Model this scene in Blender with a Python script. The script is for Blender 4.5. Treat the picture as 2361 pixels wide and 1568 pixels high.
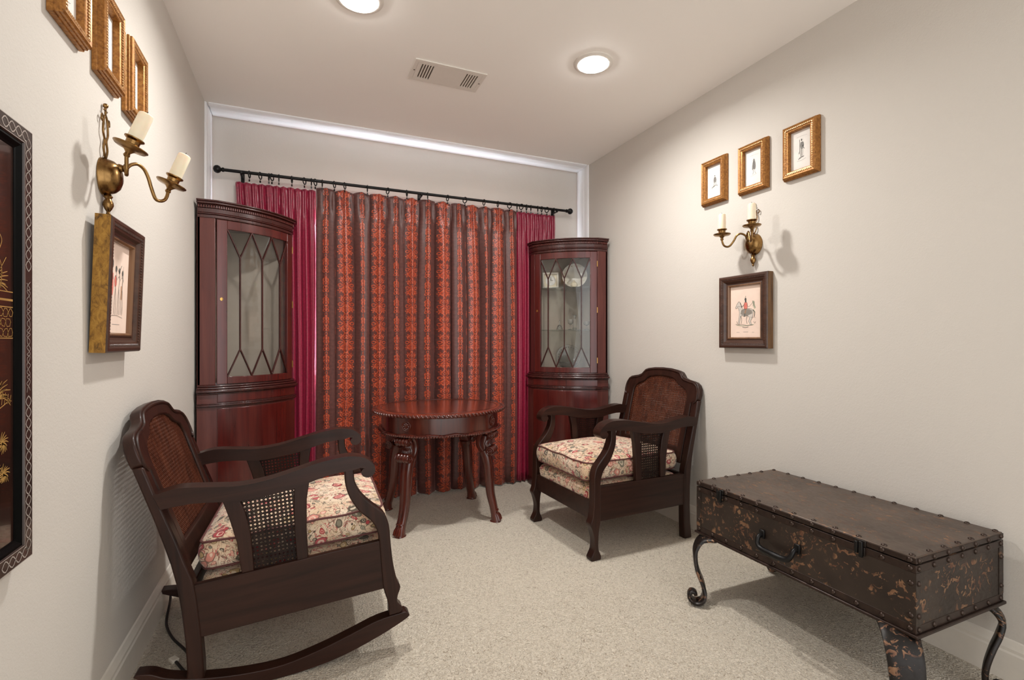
import bpy, bmesh, math, random
from mathutils import Vector, Matrix, Euler
PI = math.pi
random.seed(7)
S = bpy.context.scene
for o in list(bpy.data.objects):
    bpy.data.objects.remove(o)
COL = S.collection

# ------------------------------------------------------------------ camera, world, exposure
XL, XR, YB, ZC, YF = -0.515, 2.05, 3.42, 2.44, -1.0
YAW = math.atan2(483, 1125)
cam = bpy.data.cameras.new('camera')
cam.sensor_width = 36.0
cam.lens = 36.0 * 1125 / 2361
cam.shift_y = 2.0 / 2361
cam.clip_start = 0.02
co = bpy.data.objects.new('camera', cam)
co.location = (0, 0, 1.07)
co.rotation_euler = (PI / 2, 0, -YAW)
COL.objects.link(co)
S.camera = co

w = bpy.data.worlds.new('world')
S.world = w
w.use_nodes = True
w.node_tree.nodes['Background'].inputs[0].default_value = (1.0, 0.995, 0.985, 1)
w.node_tree.nodes['Background'].inputs[1].default_value = 1.25
LAMP_W = 9.6
S.view_settings.view_transform = 'Standard'
S.view_settings.look = 'None'
S.view_settings.exposure = 0.78
S.view_settings.gamma = 1.0
S.view_settings.use_curve_mapping = False


# ------------------------------------------------------------------ material helpers
def lin(c):
    return c / 12.92 if c <= 0.04045 else ((c + 0.055) / 1.055) ** 2.4


def rgb(r, g, b):
    return (lin(r / 255), lin(g / 255), lin(b / 255), 1.0)


class NT:
    def __init__(self, name):
        self.m = bpy.data.materials.new(name)
        self.m.use_nodes = True
        self.t = self.m.node_tree
        self.b = self.t.nodes['Principled BSDF']
        self._tc = None

    def n(self, typ, **kw):
        nd = self.t.nodes.new(typ)
        for k, v in kw.items():
            setattr(nd, k, v)
        return nd

    def link(self, a, b):
        self.t.links.new(a, b)

    def tc(self, out='Object'):
        if self._tc is None:
            self._tc = self.n('ShaderNodeTexCoord')
        return self._tc.outputs[out]

    def mapping(self, vec, scale=(1, 1, 1), loc=(0, 0, 0), rot=(0, 0, 0)):
        m = self.n('ShaderNodeMapping')
        m.inputs['Scale'].default_value = scale
        m.inputs['Location'].default_value = loc
        m.inputs['Rotation'].default_value = rot
        self.link(vec, m.inputs['Vector'])
        return m.outputs[0]

    def noise(self, vec, scale, detail=2, rough=0.5, dist=0.0, out='Fac'):
        n = self.n('ShaderNodeTexNoise')
        n.inputs['Scale'].default_value = scale
        n.inputs['Detail'].default_value = detail
        n.inputs['Roughness'].default_value = rough
        n.inputs['Distortion'].default_value = dist
        self.link(vec, n.inputs['Vector'])
        return n.outputs[out]

    def vor(self, vec, scale, feature='F1', out='Distance', rnd=1.0):
        n = self.n('ShaderNodeTexVoronoi', feature=feature)
        n.inputs['Scale'].default_value = scale
        n.inputs['Randomness'].default_value = rnd
        self.link(vec, n.inputs['Vector'])
        return n.outputs[out]

    def math(self, op, a, b=0.0, c=None, clamp=False):
        n = self.n('ShaderNodeMath', operation=op, use_clamp=clamp)
        for i, v in enumerate((a, b, c)):
            if v is None:
                continue
            if isinstance(v, (int, float)):
                n.inputs[i].default_value = v
            else:
                self.link(v, n.inputs[i])
        return n.outputs[0]

    def ramp(self, fac, stops, interp='LINEAR'):
        n = self.n('ShaderNodeValToRGB')
        cr = n.color_ramp
        cr.interpolation = interp
        while len(cr.elements) < len(stops):
            cr.elements.new(0.5)
        for e, (p, c) in zip(cr.elements, stops):
            e.position = p
            e.color = c if isinstance(c, tuple) else (c, c, c, 1)
        self.link(fac, n.inputs[0])
        return n.outputs[0]

    def mix(self, fac, a, b, blend='MIX'):
        n = self.n('ShaderNodeMix', data_type='RGBA', blend_type=blend)
        for sock, v in ((n.inputs[0], fac), (n.inputs[6], a), (n.inputs[7], b)):
            if isinstance(v, (int, float)):
                sock.default_value = v
            elif isinstance(v, tuple):
                sock.default_value = v
            else:
                self.link(v, sock)
        return n.outputs[2]

    def bump(self, height, strength=0.3, dist=0.002):
        n = self.n('ShaderNodeBump')
        n.inputs['Strength'].default_value = strength
        n.inputs['Distance'].default_value = dist
        self.link(height, n.inputs['Height'])
        self.link(n.outputs[0], self.b.inputs['Normal'])

    def set(self, **kw):
        names = dict(color='Base Color', rough='Roughness', metal='Metallic', spec='Specular IOR Level',
                     coat='Coat Weight', coatr='Coat Roughness', sheen='Sheen Weight', sheenr='Sheen Roughness',
                     sss='Subsurface Weight', em='Emission Color', ems='Emission Strength', aniso='Anisotropic')
        for k, v in kw.items():
            s = self.b.inputs[names[k]]
            if isinstance(v, (int, float, tuple)):
                s.default_value = v
            else:
                self.link(v, s)
        return self


M = {}


def plain(name, c, rough=0.5, metal=0.0, var=0.08, scale=30, **kw):
    t = NT(name)
    n = t.noise(t.tc(), scale, 3)
    d = tuple(x * (1 - var) for x in c[:3]) + (1,)
    l = tuple(min(1, x * (1 + var)) for x in c[:3]) + (1,)
    t.set(color=t.ramp(n, [(0.3, d), (0.7, l)]), rough=rough, metal=metal, **kw)
    M[name] = t.m
    return t


# painted walls with fine orange-peel relief
for nm, c in (('wall_paint', rgb(208, 202, 194)), ('ceiling_paint', rgb(251, 247, 242)), ('wall_paint_back', rgb(214, 208, 201))):
    t = NT(nm)
    v = t.tc('Object')
    big = t.noise(v, 1.5, 2)
    t.set(color=t.mix(big, tuple(x * .97 for x in c[:3]) + (1,), tuple(min(1, x * 1.03) for x in c[:3]) + (1,)), rough=0.75, spec=0.25)
    if nm != 'ceiling_paint':
        h = t.noise(v, 130, 3, 0.6, 0.8)
        t.bump(h, 0.22, 0.004)
    M[nm] = t.m
plain('white_trim', rgb(250, 251, 254), 0.45, var=0.005)  # bluish white of the daylight band put into this colour
plain('baseboard_paint', rgb(226, 219, 208), 0.4, var=0.02)
plain('vent_white', rgb(228, 222, 214), 0.45, var=0.01)
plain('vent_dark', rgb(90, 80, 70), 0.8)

# carpet: mottled beige loops with darker flecks
t = NT('carpet')
v = t.tc('Object')
n1 = t.noise(v, 105, 4, 0.75, 1.5)
n2 = t.noise(v, 4, 3)
fl = t.noise(v, 62, 3, 0.65, 2.5)
c1 = t.ramp(n1, [(0.30, rgb(128, 113, 94)), (0.45, rgb(212, 199, 179)), (0.68, rgb(244, 234, 217))])
c2 = t.mix(t.ramp(n2, [(0.35, 0.0), (0.7, 0.35)]), c1, rgb(224, 212, 193))
c3 = t.mix(t.ramp(fl, [(0.59, 0.0), (0.66, 0.85)]), c2, rgb(150, 130, 105))
t.set(color=c3, rough=0.95, spec=0.1, sheen=0.25)
hh = t.math('ADD', t.math('MULTIPLY', n1, 0.8), t.vor(v, 190, 'SMOOTH_F1'))
t.bump(hh, 0.9, 0.010)
M['carpet'] = t.m


def wood(name, a, b, c, rough=0.3, axis=2, sc=14, coat=0.3, streak=9, spec=.5):
    t = NT(name)
    s = [streak * 4, streak * 4, streak * 4]
    s[axis] = streak * 0.25
    v = t.mapping(t.tc('Object'), tuple(s))
    n = t.noise(v, 1.0, 4, 0.6, 0.6)
    big = t.noise(t.tc('Object'), 5, 2)
    col = t.ramp(n, [(0.25, a), (0.5, b), (0.8, c)])
    col = t.mix(t.math('MULTIPLY', big, 0.4), col, a)
    t.set(color=col, rough=rough, coat=coat, coatr=0.18, spec=spec)
    t.bump(n, 0.05, 0.001)
    M[name] = t.m


wood('espresso_wood', rgb(30, 15, 11), rgb(48, 27, 20), rgb(64, 37, 28), 0.40, 0, coat=.16, spec=.22)
wood('espresso_upright', rgb(30, 15, 11), rgb(48, 27, 20), rgb(66, 38, 29), 0.40, 2, coat=.16, spec=.22)
wood('mahogany_upright', rgb(58, 14, 12), rgb(82, 22, 18), rgb(100, 32, 24), 0.25, 2, coat=.45)
wood('mahogany_side', rgb(74, 32, 28), rgb(92, 44, 38), rgb(104, 54, 45), 0.35, 2, coat=.2)
wood('mahogany_dark', rgb(46, 15, 13), rgb(62, 22, 18), rgb(76, 30, 24), 0.27, 2, coat=.4)
wood('table_wood', rgb(56, 20, 14), rgb(84, 32, 22), rgb(108, 46, 30), 0.25, 2, coat=.5)
wood('table_veneer', rgb(76, 28, 17), rgb(102, 40, 25), rgb(126, 56, 34), 0.16, 0, coat=.7, streak=6)
plain('string_line', rgb(60, 24, 16), 0.2, coat=.5)
plain('cabinet_lining', rgb(170, 155, 140), 0.6, var=.03)
wood('frame_dark', rgb(46, 28, 20), rgb(72, 46, 34), rgb(92, 62, 46), 0.4, 0)
wood('frame_inner', rgb(90, 60, 40), rgb(124, 88, 58), rgb(150, 110, 74), 0.35, 2)

# gilt frames
t = NT('gilt')
n = t.noise(t.tc(), 130, 3, .6)
t.set(color=t.ramp(n, [(0.25, rgb(112, 70, 30)), (0.5, rgb(158, 106, 50)), (0.8, rgb(192, 138, 74))]), metal=0.45, rough=0.36)
M['gilt'] = t.m
t = NT('gilt_bead')
n = t.noise(t.tc(), 90, 4, .7)
t.set(color=t.ramp(n, [(0.3, rgb(150, 98, 58)), (0.7, rgb(226, 180, 124))]), metal=0.6, rough=0.3)
M['gilt_bead'] = t.m
t = NT('gilt_worn')
n = t.noise(t.mapping(t.tc(), (1, 1, .5)), 70, 5, .75, .8)
t.set(color=t.ramp(n, [(0.3, rgb(70, 46, 18)), (0.5, rgb(150, 108, 40)), (0.75, rgb(190, 146, 66))]), metal=0.4, rough=0.45)
t.bump(n, .3, .002)
M['gilt_worn'] = t.m
t = NT('frame_edge')
n = t.noise(t.mapping(t.tc(), (1, 1, .1)), 70, 4, .7)
t.set(color=t.ramp(n, [(0.3, rgb(66, 44, 26)), (0.7, rgb(124, 88, 52))]), rough=0.45)
M['frame_edge'] = t.m

t = NT('aged_brass')
n = t.noise(t.tc(), 25, 3, .6)
t.set(color=t.ramp(n, [(0.3, rgb(112, 84, 50)), (0.7, rgb(164, 128, 80))]), metal=1.0, rough=t.ramp(n, [(0.3, .22), (0.7, .34)]))
M['aged_brass'] = t.m
plain('bright_brass', rgb(196, 156, 92), .25, 1.0)
plain('candle_wax', rgb(244, 232, 206), .45, var=.03, sss=.25)
plain('black_iron', rgb(30, 29, 29), .4, .6, var=.15)
plain('black_rubber', rgb(22, 20, 19), .45)
plain('plug_white', rgb(225, 218, 205), .5)
plain('paper_white', rgb(232, 227, 220), .8, var=.03)
plain('paper_pink', rgb(234, 210, 194), .8, var=.03)
plain('ink_grey', rgb(140, 138, 136), .9)
plain('ink_dark', rgb(78, 78, 74), .9)
plain('wash_red', rgb(220, 122, 108), .9)
plain('wash_grey', rgb(206, 196, 186), .9)
plain('wash_tan', rgb(206, 160, 128), .9)
plain('wash_green', rgb(172, 172, 150), .9)
plain('porcelain', rgb(214, 204, 188), .25, var=.05, coat=.4)
plain('cream_jar', rgb(222, 208, 180), .35)

# lacquer
t = NT('lacquer_panel')
v = t.tc('Object')
n = t.noise(v, 6, 2)
t.set(color=t.ramp(n, [(.3, rgb(30, 17, 13)), (.7, rgb(52, 30, 22))]), rough=.16, coat=.5)
M['lacquer_panel'] = t.m
plain('lacquer_black', rgb(5, 5, 5), .5, spec=.08)
plain('lacquer_frame', rgb(52, 38, 34), .3, coat=.2)
plain('silver_line', rgb(176, 166, 158), .45, .2)
plain('gold_line', rgb(196, 154, 88), .4, .35, var=.2)
plain('gold_relief', rgb(206, 172, 116), .45, .15, var=.25)

# distressed trunk metal
for nm, vs, amt in (('trunk_metal', (1, 1, 1), .56), ('trunk_top', (2.2, .8, 1), .57), ('trunk_leg', (1, 1, 1), .57)):
    t = NT(nm)
    v = t.tc('Object')
    base = t.ramp(t.noise(v, 7, 3), [(.3, rgb(40, 31, 26)), (.7, rgb(60, 49, 42))])
    if nm == 'trunk_leg':
        base = t.ramp(t.noise(v, 7, 3), [(.3, rgb(20, 16, 14)), (.7, rgb(36, 28, 24))])
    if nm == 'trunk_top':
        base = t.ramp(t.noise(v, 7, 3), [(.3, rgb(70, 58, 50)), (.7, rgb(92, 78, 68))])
    wv = t.mapping(v, vs)
    patch = t.noise(wv, 9, 2)
    fine = t.noise(wv, 34, 3, .6, 1.6)
    mask = t.math('MULTIPLY', t.ramp(fine, [(amt, 0.0), (amt + .03, 1.0)]), t.ramp(patch, [(.45, 0.0), (.52, 1.0)]))
    spk = t.ramp(t.noise(v, 170, 2, .5, 1.0), [(.72, 0.0), (.75, .7)])
    mask = t.math('MAXIMUM', mask, spk)
    cop = t.ramp(t.noise(v, 40, 2), [(.35, rgb(98, 64, 48)), (.65, rgb(142, 108, 80))])
    t.set(color=t.mix(mask, base, cop), metal=.35, rough=t.ramp(fine, [(.3, .34), (.7, .5)]))
    t.bump(fine, .12, .002)
    M[nm] = t.m
plain('trunk_band', rgb(50, 36, 30), .38, .45, var=.35, scale=45)
plain('rivet_metal', rgb(66, 54, 48), .32, .7)

# tapestry cushion fabric: cream ground, crimson, sage and charcoal leaves and scrolls
t = NT('tapestry')
v0 = t.tc('Object')
wn = t.n('ShaderNodeVectorMath', operation='SCALE')
t.link(t.noise(v0, 14, 2, out='Color'), wn.inputs[0])
wn.inputs['Scale'].default_value = 0.060
va = t.n('ShaderNodeVectorMath', operation='ADD')
t.link(v0, va.inputs[0])
t.link(wn.outputs[0], va.inputs[1])
v = va.outputs[0]
ground = t.ramp(t.noise(v0, 9, 2), [(.35, rgb(224, 204, 180)), (.65, rgb(208, 180, 148))])


def motif(col, scale, pal, keep, rad, seed, ringc):
    """outlined leaves and flower heads dropped on the ground"""
    vv = t.mapping(v, (1, 1, 1), (seed, seed * .7, seed * .3), (.4 * seed, .2, seed))
    cc = t.vor(vv, scale, 'F1', 'Color')
    dd = t.vor(vv, scale, 'F1', 'Distance')
    sp = t.n('ShaderNodeSeparateColor')
    t.link(cc, sp.inputs[0])
    on = t.math('LESS_THAN', sp.outputs[1], keep)
    pc = t.ramp(sp.outputs[0], pal, 'CONSTANT')
    ins = t.math('MULTIPLY', t.ramp(dd, [(rad, 1.0), (rad + .03, 0.0)]), on)
    col = t.mix(ins, col, pc)
    r1 = t.math('MULTIPLY', t.ramp(dd, [(rad * .40, 0.0), (rad * .45, 1.0)]), t.ramp(dd, [(rad * .58, 1.0), (rad * .63, 0.0)]))
    col = t.mix(t.math('MULTIPLY', t.math('MULTIPLY', r1, on), .75), col, ringc)
    ed = t.math('MULTIPLY', t.ramp(dd, [(rad * .9, 0.0), (rad * .95, 1.0)]), t.ramp(dd, [(rad * 1.06, 1.0), (rad * 1.12, 0.0)]))
    return t.mix(t.math('MULTIPLY', t.math('MULTIPLY', ed, on), .7), col, rgb(74, 60, 52))


def thread(col, scale, lo, c, seed, dist=2.0):
    nn = t.noise(t.mapping(v, (1, 1, 1), (seed, 0, seed)), scale, 1, .4, dist)
    mk = t.math('MULTIPLY', t.ramp(nn, [(lo, 0.0), (lo + .008, 1.0)]), t.ramp(nn, [(lo + .03, 1.0), (lo + .038, 0.0)]))
    return t.mix(t.math('MULTIPLY', mk, .85), col, c)


col = thread(ground, 20, .47, rgb(122, 84, 70), 1.3)
col = thread(col, 24, .55, rgb(176, 74, 76), 4.1)
col = thread(col, 22, .42, rgb(96, 92, 78), 7.7)
col = motif(col, 48, [(0, rgb(128, 122, 104)), (.25, rgb(182, 78, 78)), (.45, rgb(92, 84, 72)), (.62, rgb(214, 150, 132)), (.8, rgb(166, 138, 96))], .60, .34, 2.2, rgb(220, 200, 176))
col = motif(col, 23, [(0, rgb(160, 56, 60)), (.22, rgb(134, 126, 108)), (.40, rgb(206, 138, 122)), (.58, rgb(96, 86, 72)), (.72, rgb(190, 160, 116)), (.88, rgb(178, 84, 86))], .62, .42, 5.6, rgb(228, 208, 184))
t.set(color=col, rough=.85, spec=.2, sheen=.2)
t.bump(t.noise(v0, 600, 2), .2, .001)
M['tapestry'] = t.m
plain('piping_dark', rgb(92, 52, 48), .8)
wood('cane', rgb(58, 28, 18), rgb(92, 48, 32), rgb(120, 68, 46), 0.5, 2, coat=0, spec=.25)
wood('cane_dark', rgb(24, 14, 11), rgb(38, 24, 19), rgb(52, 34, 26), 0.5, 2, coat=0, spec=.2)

# crimson silk
t = NT('crimson_silk')
v = t.tc('UV')
sl = t.noise(t.mapping(v, (6, 90, 1)), 1.0, 3, .6)
c = t.ramp(sl, [(.3, rgb(120, 18, 44)), (.7, rgb(158, 34, 66))])
t.set(color=c, rough=.34, sheen=.35, sheenr=.4, spec=.75)
t.b.inputs['Sheen Tint'].default_value = rgb(230, 110, 140)
t.bump(sl, .05, .002)
M['crimson_silk'] = t.m


# damask: brown satin with vertical bands of copper-red ornament; UV.x counts folds, UV.y is metres
def damask(name):
    t = NT(name)
    uv = t.n('ShaderNodeSeparateXYZ')
    t.link(t.tc('UV'), uv.inputs[0])
    U, V = uv.outputs[0], uv.outputs[1]
    A = lambda a, b: t.math('ADD', a, b)
    Mu = lambda a, b: t.math('MULTIPLY', a, b)
    Su = lambda a, b: t.math('SUBTRACT', a, b)
    Mx = lambda a, b: t.math('MAXIMUM', a, b)
    Ab = lambda a: t.math('ABSOLUTE', a)
    lt = lambda a, b: t.math('LESS_THAN', a, b)
    gt = lambda a, b: t.math('GREATER_THAN', a, b)

    def inv(a):
        return Su(1.0, a)

    def length(a, b):
        return t.math('SQRT', A(Mu(a, a), Mu(b, b)))
    fr = t.math('FRACT', U)
    par = gt(t.math('FRACT', Mu(t.math('FLOOR', U), .5)), .25)
    xs = Mu(Su(fr, .5), .142)                      # signed metres of cloth from the middle of a band
    x = Ab(xs)
    per = .125
    vy = t.math('DIVIDE', A(V, Mu(par, .05)), per)
    y = Mu(Su(t.math('FRACT', vy), .5), per)      # -.0625 .. .0625
    ya = Ab(y)

    def ring(cx, cy, r, wd, kx=1.0):
        return lt(Ab(Su(length(Mu(Su(x, cx), kx), Su(y, cy)), r)), wd)

    def disc(cx, cy, r, kx=1.0, ky=1.0):
        return lt(length(Mu(Su(x, cx), kx), Mu(Su(y, cy), ky)), r)

    def anyof(l):
        o = l[0]
        for q in l[1:]:
            o = Mx(o, q)
        return o
    # chain of hearts and scrolls shared by every band
    chain = anyof([ring(.0, .0, .017, .0030), disc(0, .002, .009, 1.3), ring(.012, .024, .011, .0026), disc(.014, .025, .005),
                   ring(.010, -.026, .010, .0026), disc(.0, .040, .009, 1.7), ring(0, .052, .012, .0028), disc(.0, -.046, .008, 1.5),
                   ring(.015, -.046, .008, .0024), disc(0, .026, .006), disc(.019, .004, .006, 1, .6), disc(0, -.026, .005, 1, .6)])
    # broad bands carry flower heads on either side of the chain
    rr = length(Su(x, .033), Su(y, .012))
    th = t.math('ARCTAN2', Su(y, .012), Su(x, .033))
    petal = lt(rr, Mu(.0195, A(.70, Mu(.30, t.math('COSINE', Mu(th, 6.0))))))
    petal = Mu(petal, inv(Mu(gt(rr, .0075), lt(rr, .0095))))
    rr2 = length(Su(x, .030), A(y, .036))
    th2 = t.math('ARCTAN2', A(y, .036), Su(x, .030))
    petal2 = lt(rr2, Mu(.0155, A(.65, Mu(.35, t.math('COSINE', Mu(th2, 5.0))))))
    petal2 = Mu(petal2, inv(Mu(gt(rr2, .006), lt(rr2, .0078))))
    leaves = Mu(lt(Ab(Su(x, A(.024, Mu(.010, t.math('SINE', Mu(y, 100.0)))))), .0042), lt(x, .045))
    broad = anyof([petal, petal2, leaves, ring(.038, .046, .009, .0026), disc(.026, .048, .006)])
    mask = Mx(chain, Mu(broad, par))
    # small sprigs between bands
    gx = Su(.071, x)
    spr = Mu(anyof([lt(length(Mu(gx, 1.4), y), .008), lt(Ab(Su(length(gx, Su(ya, .016)), .007)), .002)]), par)
    mask = Mx(mask, spr)
    sh = t.n('ShaderNodeCombineXYZ')
    t.link(x, sh.inputs[0])
    t.link(V, sh.inputs[1])
    shade = t.noise(sh.outputs[0], 120, 3, .6)
    orange = t.ramp(shade, [(.3, rgb(130, 44, 29)), (.5, rgb(180, 72, 46)), (.7, rgb(224, 120, 80))])
    ground = t.ramp(t.noise(t.mapping(t.tc('UV'), (8, 60, 1)), 1.0, 2), [(.3, rgb(80, 48, 44)), (.7, rgb(100, 62, 57))])
    # a duller red weave shows under the broad bands
    under = Mu(Mu(lt(x, .040), par), .35)
    gr = t.mix(under, ground, rgb(120, 44, 32))
    t.set(color=t.mix(mask, gr, orange), rough=t.ramp(mask, [(0, .44), (1, .32)]), sheen=.35, sheenr=.4, spec=.6)
    t.b.inputs['Sheen Tint'].default_value = rgb(210, 150, 140)
    t.bump(mask, .25, .0015)
    M[name] = t.m


damask('damask')

# glass: clear pane with a fresnel reflection
for nm, tint in (('pane_glass', (.93, .94, .94, 1)), ('shelf_glass', (.85, .9, .88, 1))):
    m = bpy.data.materials.new(nm)
    m.use_nodes = True
    nt = m.node_tree
    nt.nodes.clear()
    out = nt.nodes.new('ShaderNodeOutputMaterial')
    mx = nt.nodes.new('ShaderNodeMixShader')
    lwt = nt.nodes.new('ShaderNodeLayerWeight')
    lwt.inputs[0].default_value = .5
    pw = nt.nodes.new('ShaderNodeMath')
    pw.operation = 'POWER'
    pw.inputs[1].default_value = 5.0
    nt.links.new(lwt.outputs['Facing'], pw.inputs[0])
    fr = nt.nodes.new('ShaderNodeMath')
    fr.operation = 'MULTIPLY_ADD'
    fr.inputs[1].default_value = .95
    fr.inputs[2].default_value = .05
    nt.links.new(pw.outputs[0], fr.inputs[0])
    tr = nt.nodes.new('ShaderNodeBsdfTransparent')
    tr.inputs[0].default_value = tint
    gl = nt.nodes.new('ShaderNodeBsdfGlossy')
    gl.inputs['Roughness'].default_value = 0.03
    nt.links.new(fr.outputs[0], mx.inputs[0])
    nt.links.new(tr.outputs[0], mx.inputs[1])
    nt.links.new(gl.outputs[0], mx.inputs[2])
    nt.links.new(mx.outputs[0], out.inputs[0])
    M[nm] = m
t = plain('crystal', rgb(235, 235, 232), .06, var=.01)
t.b.inputs['Transmission Weight'].default_value = .96
t = plain('daylit_pane', rgb(230, 238, 246), .1, var=0)
t.set(em=(.80, .90, 1.0, 1), ems=30.0)
t = plain('lamp_lens', rgb(255, 250, 240), .4, var=0)
t.set(em=(1, .98, .95, 1), ems=36.0)


# ------------------------------------------------------------------ mesh helpers
def cr(pts, n=6, closed=False):
    """Catmull-Rom through points of any dimension"""
    P = [tuple(p) for p in pts]
    L = len(P)
    out = []
    segs = L if closed else L - 1
    for i in range(segs):
        if closed:
            a, b, c, d = P[(i - 1) % L], P[i], P[(i + 1) % L], P[(i + 2) % L]
        else:
            a, b, c, d = P[max(i - 1, 0)], P[i], P[i + 1], P[min(i + 2, L - 1)]
        for k in range(n):
            u = k / n
            out.append(tuple(.5 * (2 * q + (r - p) * u + (2 * p - 5 * q + 4 * r - s) * u * u + (3 * q - p - 3 * r + s) * u ** 3)
                             for p, q, r, s in zip(a, b, c, d)))
    if not closed:
        out.append(P[-1])
    return out


class MB:
    def __init__(self):
        self.v, self.f, self.uv = [], [], None

    def add(self, vs, fs):
        o = len(self.v)
        self.v += [tuple(p) for p in vs]
        self.f += [tuple(i + o for i in f) for f in fs]
        return self

    def box(self, x0, x1, y0, y1, z0, z1, mat=None):
        vs = [(x, y, z) for z in (z0, z1) for y in (y0, y1) for x in (x0, x1)]
        if mat is not None:
            vs = [tuple(mat @ Vector(p)) for p in vs]
        return self.add(vs, [(0, 2, 3, 1), (4, 5, 7, 6), (0, 1, 5, 4), (2, 6, 7, 3), (0, 4, 6, 2), (1, 3, 7, 5)])

    def prism(self, poly, f0, f1):
        """poly: 2D points; f0(p), f1(p) map a 2D point to the two end faces"""
        n = len(poly)
        vs = [f0(p) for p in poly] + [f1(p) for p in poly]
        fs = [tuple(range(n))[::-1], tuple(range(n, 2 * n))]
        fs += [(i, (i + 1) % n, n + (i + 1) % n, n + i) for i in range(n)]
        return self.add(vs, fs)

    def ring(self, outer, inner, f0, f1):
        n = len(outer)
        vs = [f0(p) for p in outer] + [f0(p) for p in inner] + [f1(p) for p in outer] + [f1(p) for p in inner]
        fs = []
        for i in range(n):
            j = (i + 1) % n
            fs += [(i, j, n + j, n + i), (2 * n + i, 3 * n + i, 3 * n + j, 2 * n + j),
                   (i, 2 * n + i, 2 * n + j, j), (n + i, n + j, 3 * n + j, 3 * n + i)]
        return self.add(vs, fs)

    def sweep(self, pts, ws, hs, B, n=10, power=1.0, closed=False):
        """section in (B, N) plane: half-sizes ws along B, hs along N"""
        P = [Vector(p) for p in pts]
        L = len(P)
        vs, fs = [], []
        for i, p in enumerate(P):
            if closed:
                T = P[(i + 1) % L] - P[i - 1]
            else:
                T = P[min(i + 1, L - 1)] - P[max(i - 1, 0)]
            T.normalize()
            b = Vector(B)
            b = (b - T * b.dot(T)).normalized()
            N = b.cross(T).normalized()
            w_ = ws[i] if isinstance(ws, (list, tuple)) else ws
            h_ = hs[i] if isinstance(hs, (list, tuple)) else hs
            for k in range(n):
                a = 2 * PI * k / n + PI / n
                ca, sa = math.cos(a), math.sin(a)
                ca = math.copysign(abs(ca) ** power, ca)
                sa = math.copysign(abs(sa) ** power, sa)
                vs.append(tuple(p + b * (w_ * ca) + N * (h_ * sa)))
        m = L if closed else L - 1
        for i in range(m):
            for k in range(n):
                a, b2 = i * n + k, i * n + (k + 1) % n
                c, d = ((i + 1) % L) * n + (k + 1) % n, ((i + 1) % L) * n + k
                fs.append((a, b2, c, d))
        if not closed:
            fs += [tuple(range(n))[::-1], tuple(range((L - 1) * n, L * n))]
        return self.add(vs, fs)

    def tube(self, pts, r, n=8, closed=False):
        P = [Vector(p) for p in pts]
        T = (P[1] - P[0]).normalized()
        B = Vector((0, 0, 1)) if abs(T.z) < .8 else Vector((1, 0, 0))
        L = len(P)
        vs, fs = [], []
        b = (B - T * B.dot(T)).normalized()
        for i, p in enumerate(P):
            T = (P[(i + 1) % L] - P[i - 1]) if closed else (P[min(i + 1, L - 1)] - P[max(i - 1, 0)])
            T.normalize()
            b = (b - T * b.dot(T)).normalized()
            N = b.cross(T)
            rr = r[i] if isinstance(r, (list, tuple)) else r
            for k in range(n):
                a = 2 * PI * k / n
                vs.append(tuple(p + b * (rr * math.cos(a)) + N * (rr * math.sin(a))))
        for i in range(L if closed else L - 1):
            for k in range(n):
                fs.append((i * n + k, i * n + (k + 1) % n, ((i + 1) % L) * n + (k + 1) % n, ((i + 1) % L) * n + k))
        if not closed:
            fs += [tuple(range(n))[::-1], tuple(range((L - 1) * n, L * n))]
        return self.add(vs, fs)

    def lathe(self, prof, n=24, mat=None, sx=1, sy=1):
        vs, fs = [], []
        for r, z in prof:
            for k in range(n):
                a = 2 * PI * k / n
                p = Vector((max(r, 1e-5) * math.cos(a) * sx, max(r, 1e-5) * math.sin(a) * sy, z))
                vs.append(tuple(mat @ p) if mat is not None else tuple(p))
        for i in range(len(prof) - 1):
            for k in range(n):
                fs.append((i * n + k, i * n + (k + 1) % n, (i + 1) * n + (k + 1) % n, (i + 1) * n + k))
        fs += [tuple(range(n))[::-1], tuple(range((len(prof) - 1) * n, len(prof) * n))]
        return self.add(vs, fs)

    def ball(self, c, r, n=8, mat=None, sx=1, sy=1, sz=1):
        prof = [(r * math.sin(PI * i / (n // 2 + 1)), -r * math.cos(PI * i / (n // 2 + 1))) for i in range(n // 2 + 2)]
        mm = Matrix.Translation(c) @ (mat if mat is not None else Matrix.Identity(4)) @ Matrix.Diagonal((sx, sy, sz, 1))
        return self.lathe(prof, n, mm)

    def ribbon(self, pts, width, y=0.0, taper=False):
        """flat stroke in the local x-z plane facing -y"""
        P = [Vector((p[0], 0, p[1])) for p in pts]
        L = len(P)
        vs, fs = [], []
        for i, p in enumerate(P):
            T = (P[min(i + 1, L - 1)] - P[max(i - 1, 0)])
            if T.length < 1e-9:
                T = Vector((1, 0, 0))
            T.normalize()
            N = Vector((-T.z, 0, T.x))
            k = width / 2
            if taper:
                k *= .25 + .75 * math.sin(PI * (i + .5) / L)
            for s in (1, -1):
                q = p + N * (k * s)
                vs.append((q.x, y, q.z))
        for i in range(L - 1):
            fs.append((2 * i, 2 * i + 2, 2 * i + 3, 2 * i + 1))
        return self.add(vs, fs)

    def blob(self, c, rx, rz, y=0.0, n=12, wob=.12):
        vs = [(c[0] + rx * math.cos(2 * PI * k / n) * (1 + random.uniform(-wob, wob)), y,
               c[1] + rz * math.sin(2 * PI * k / n) * (1 + random.uniform(-wob, wob))) for k in range(n)]
        return self.add(vs, [tuple(range(n))])

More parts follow.
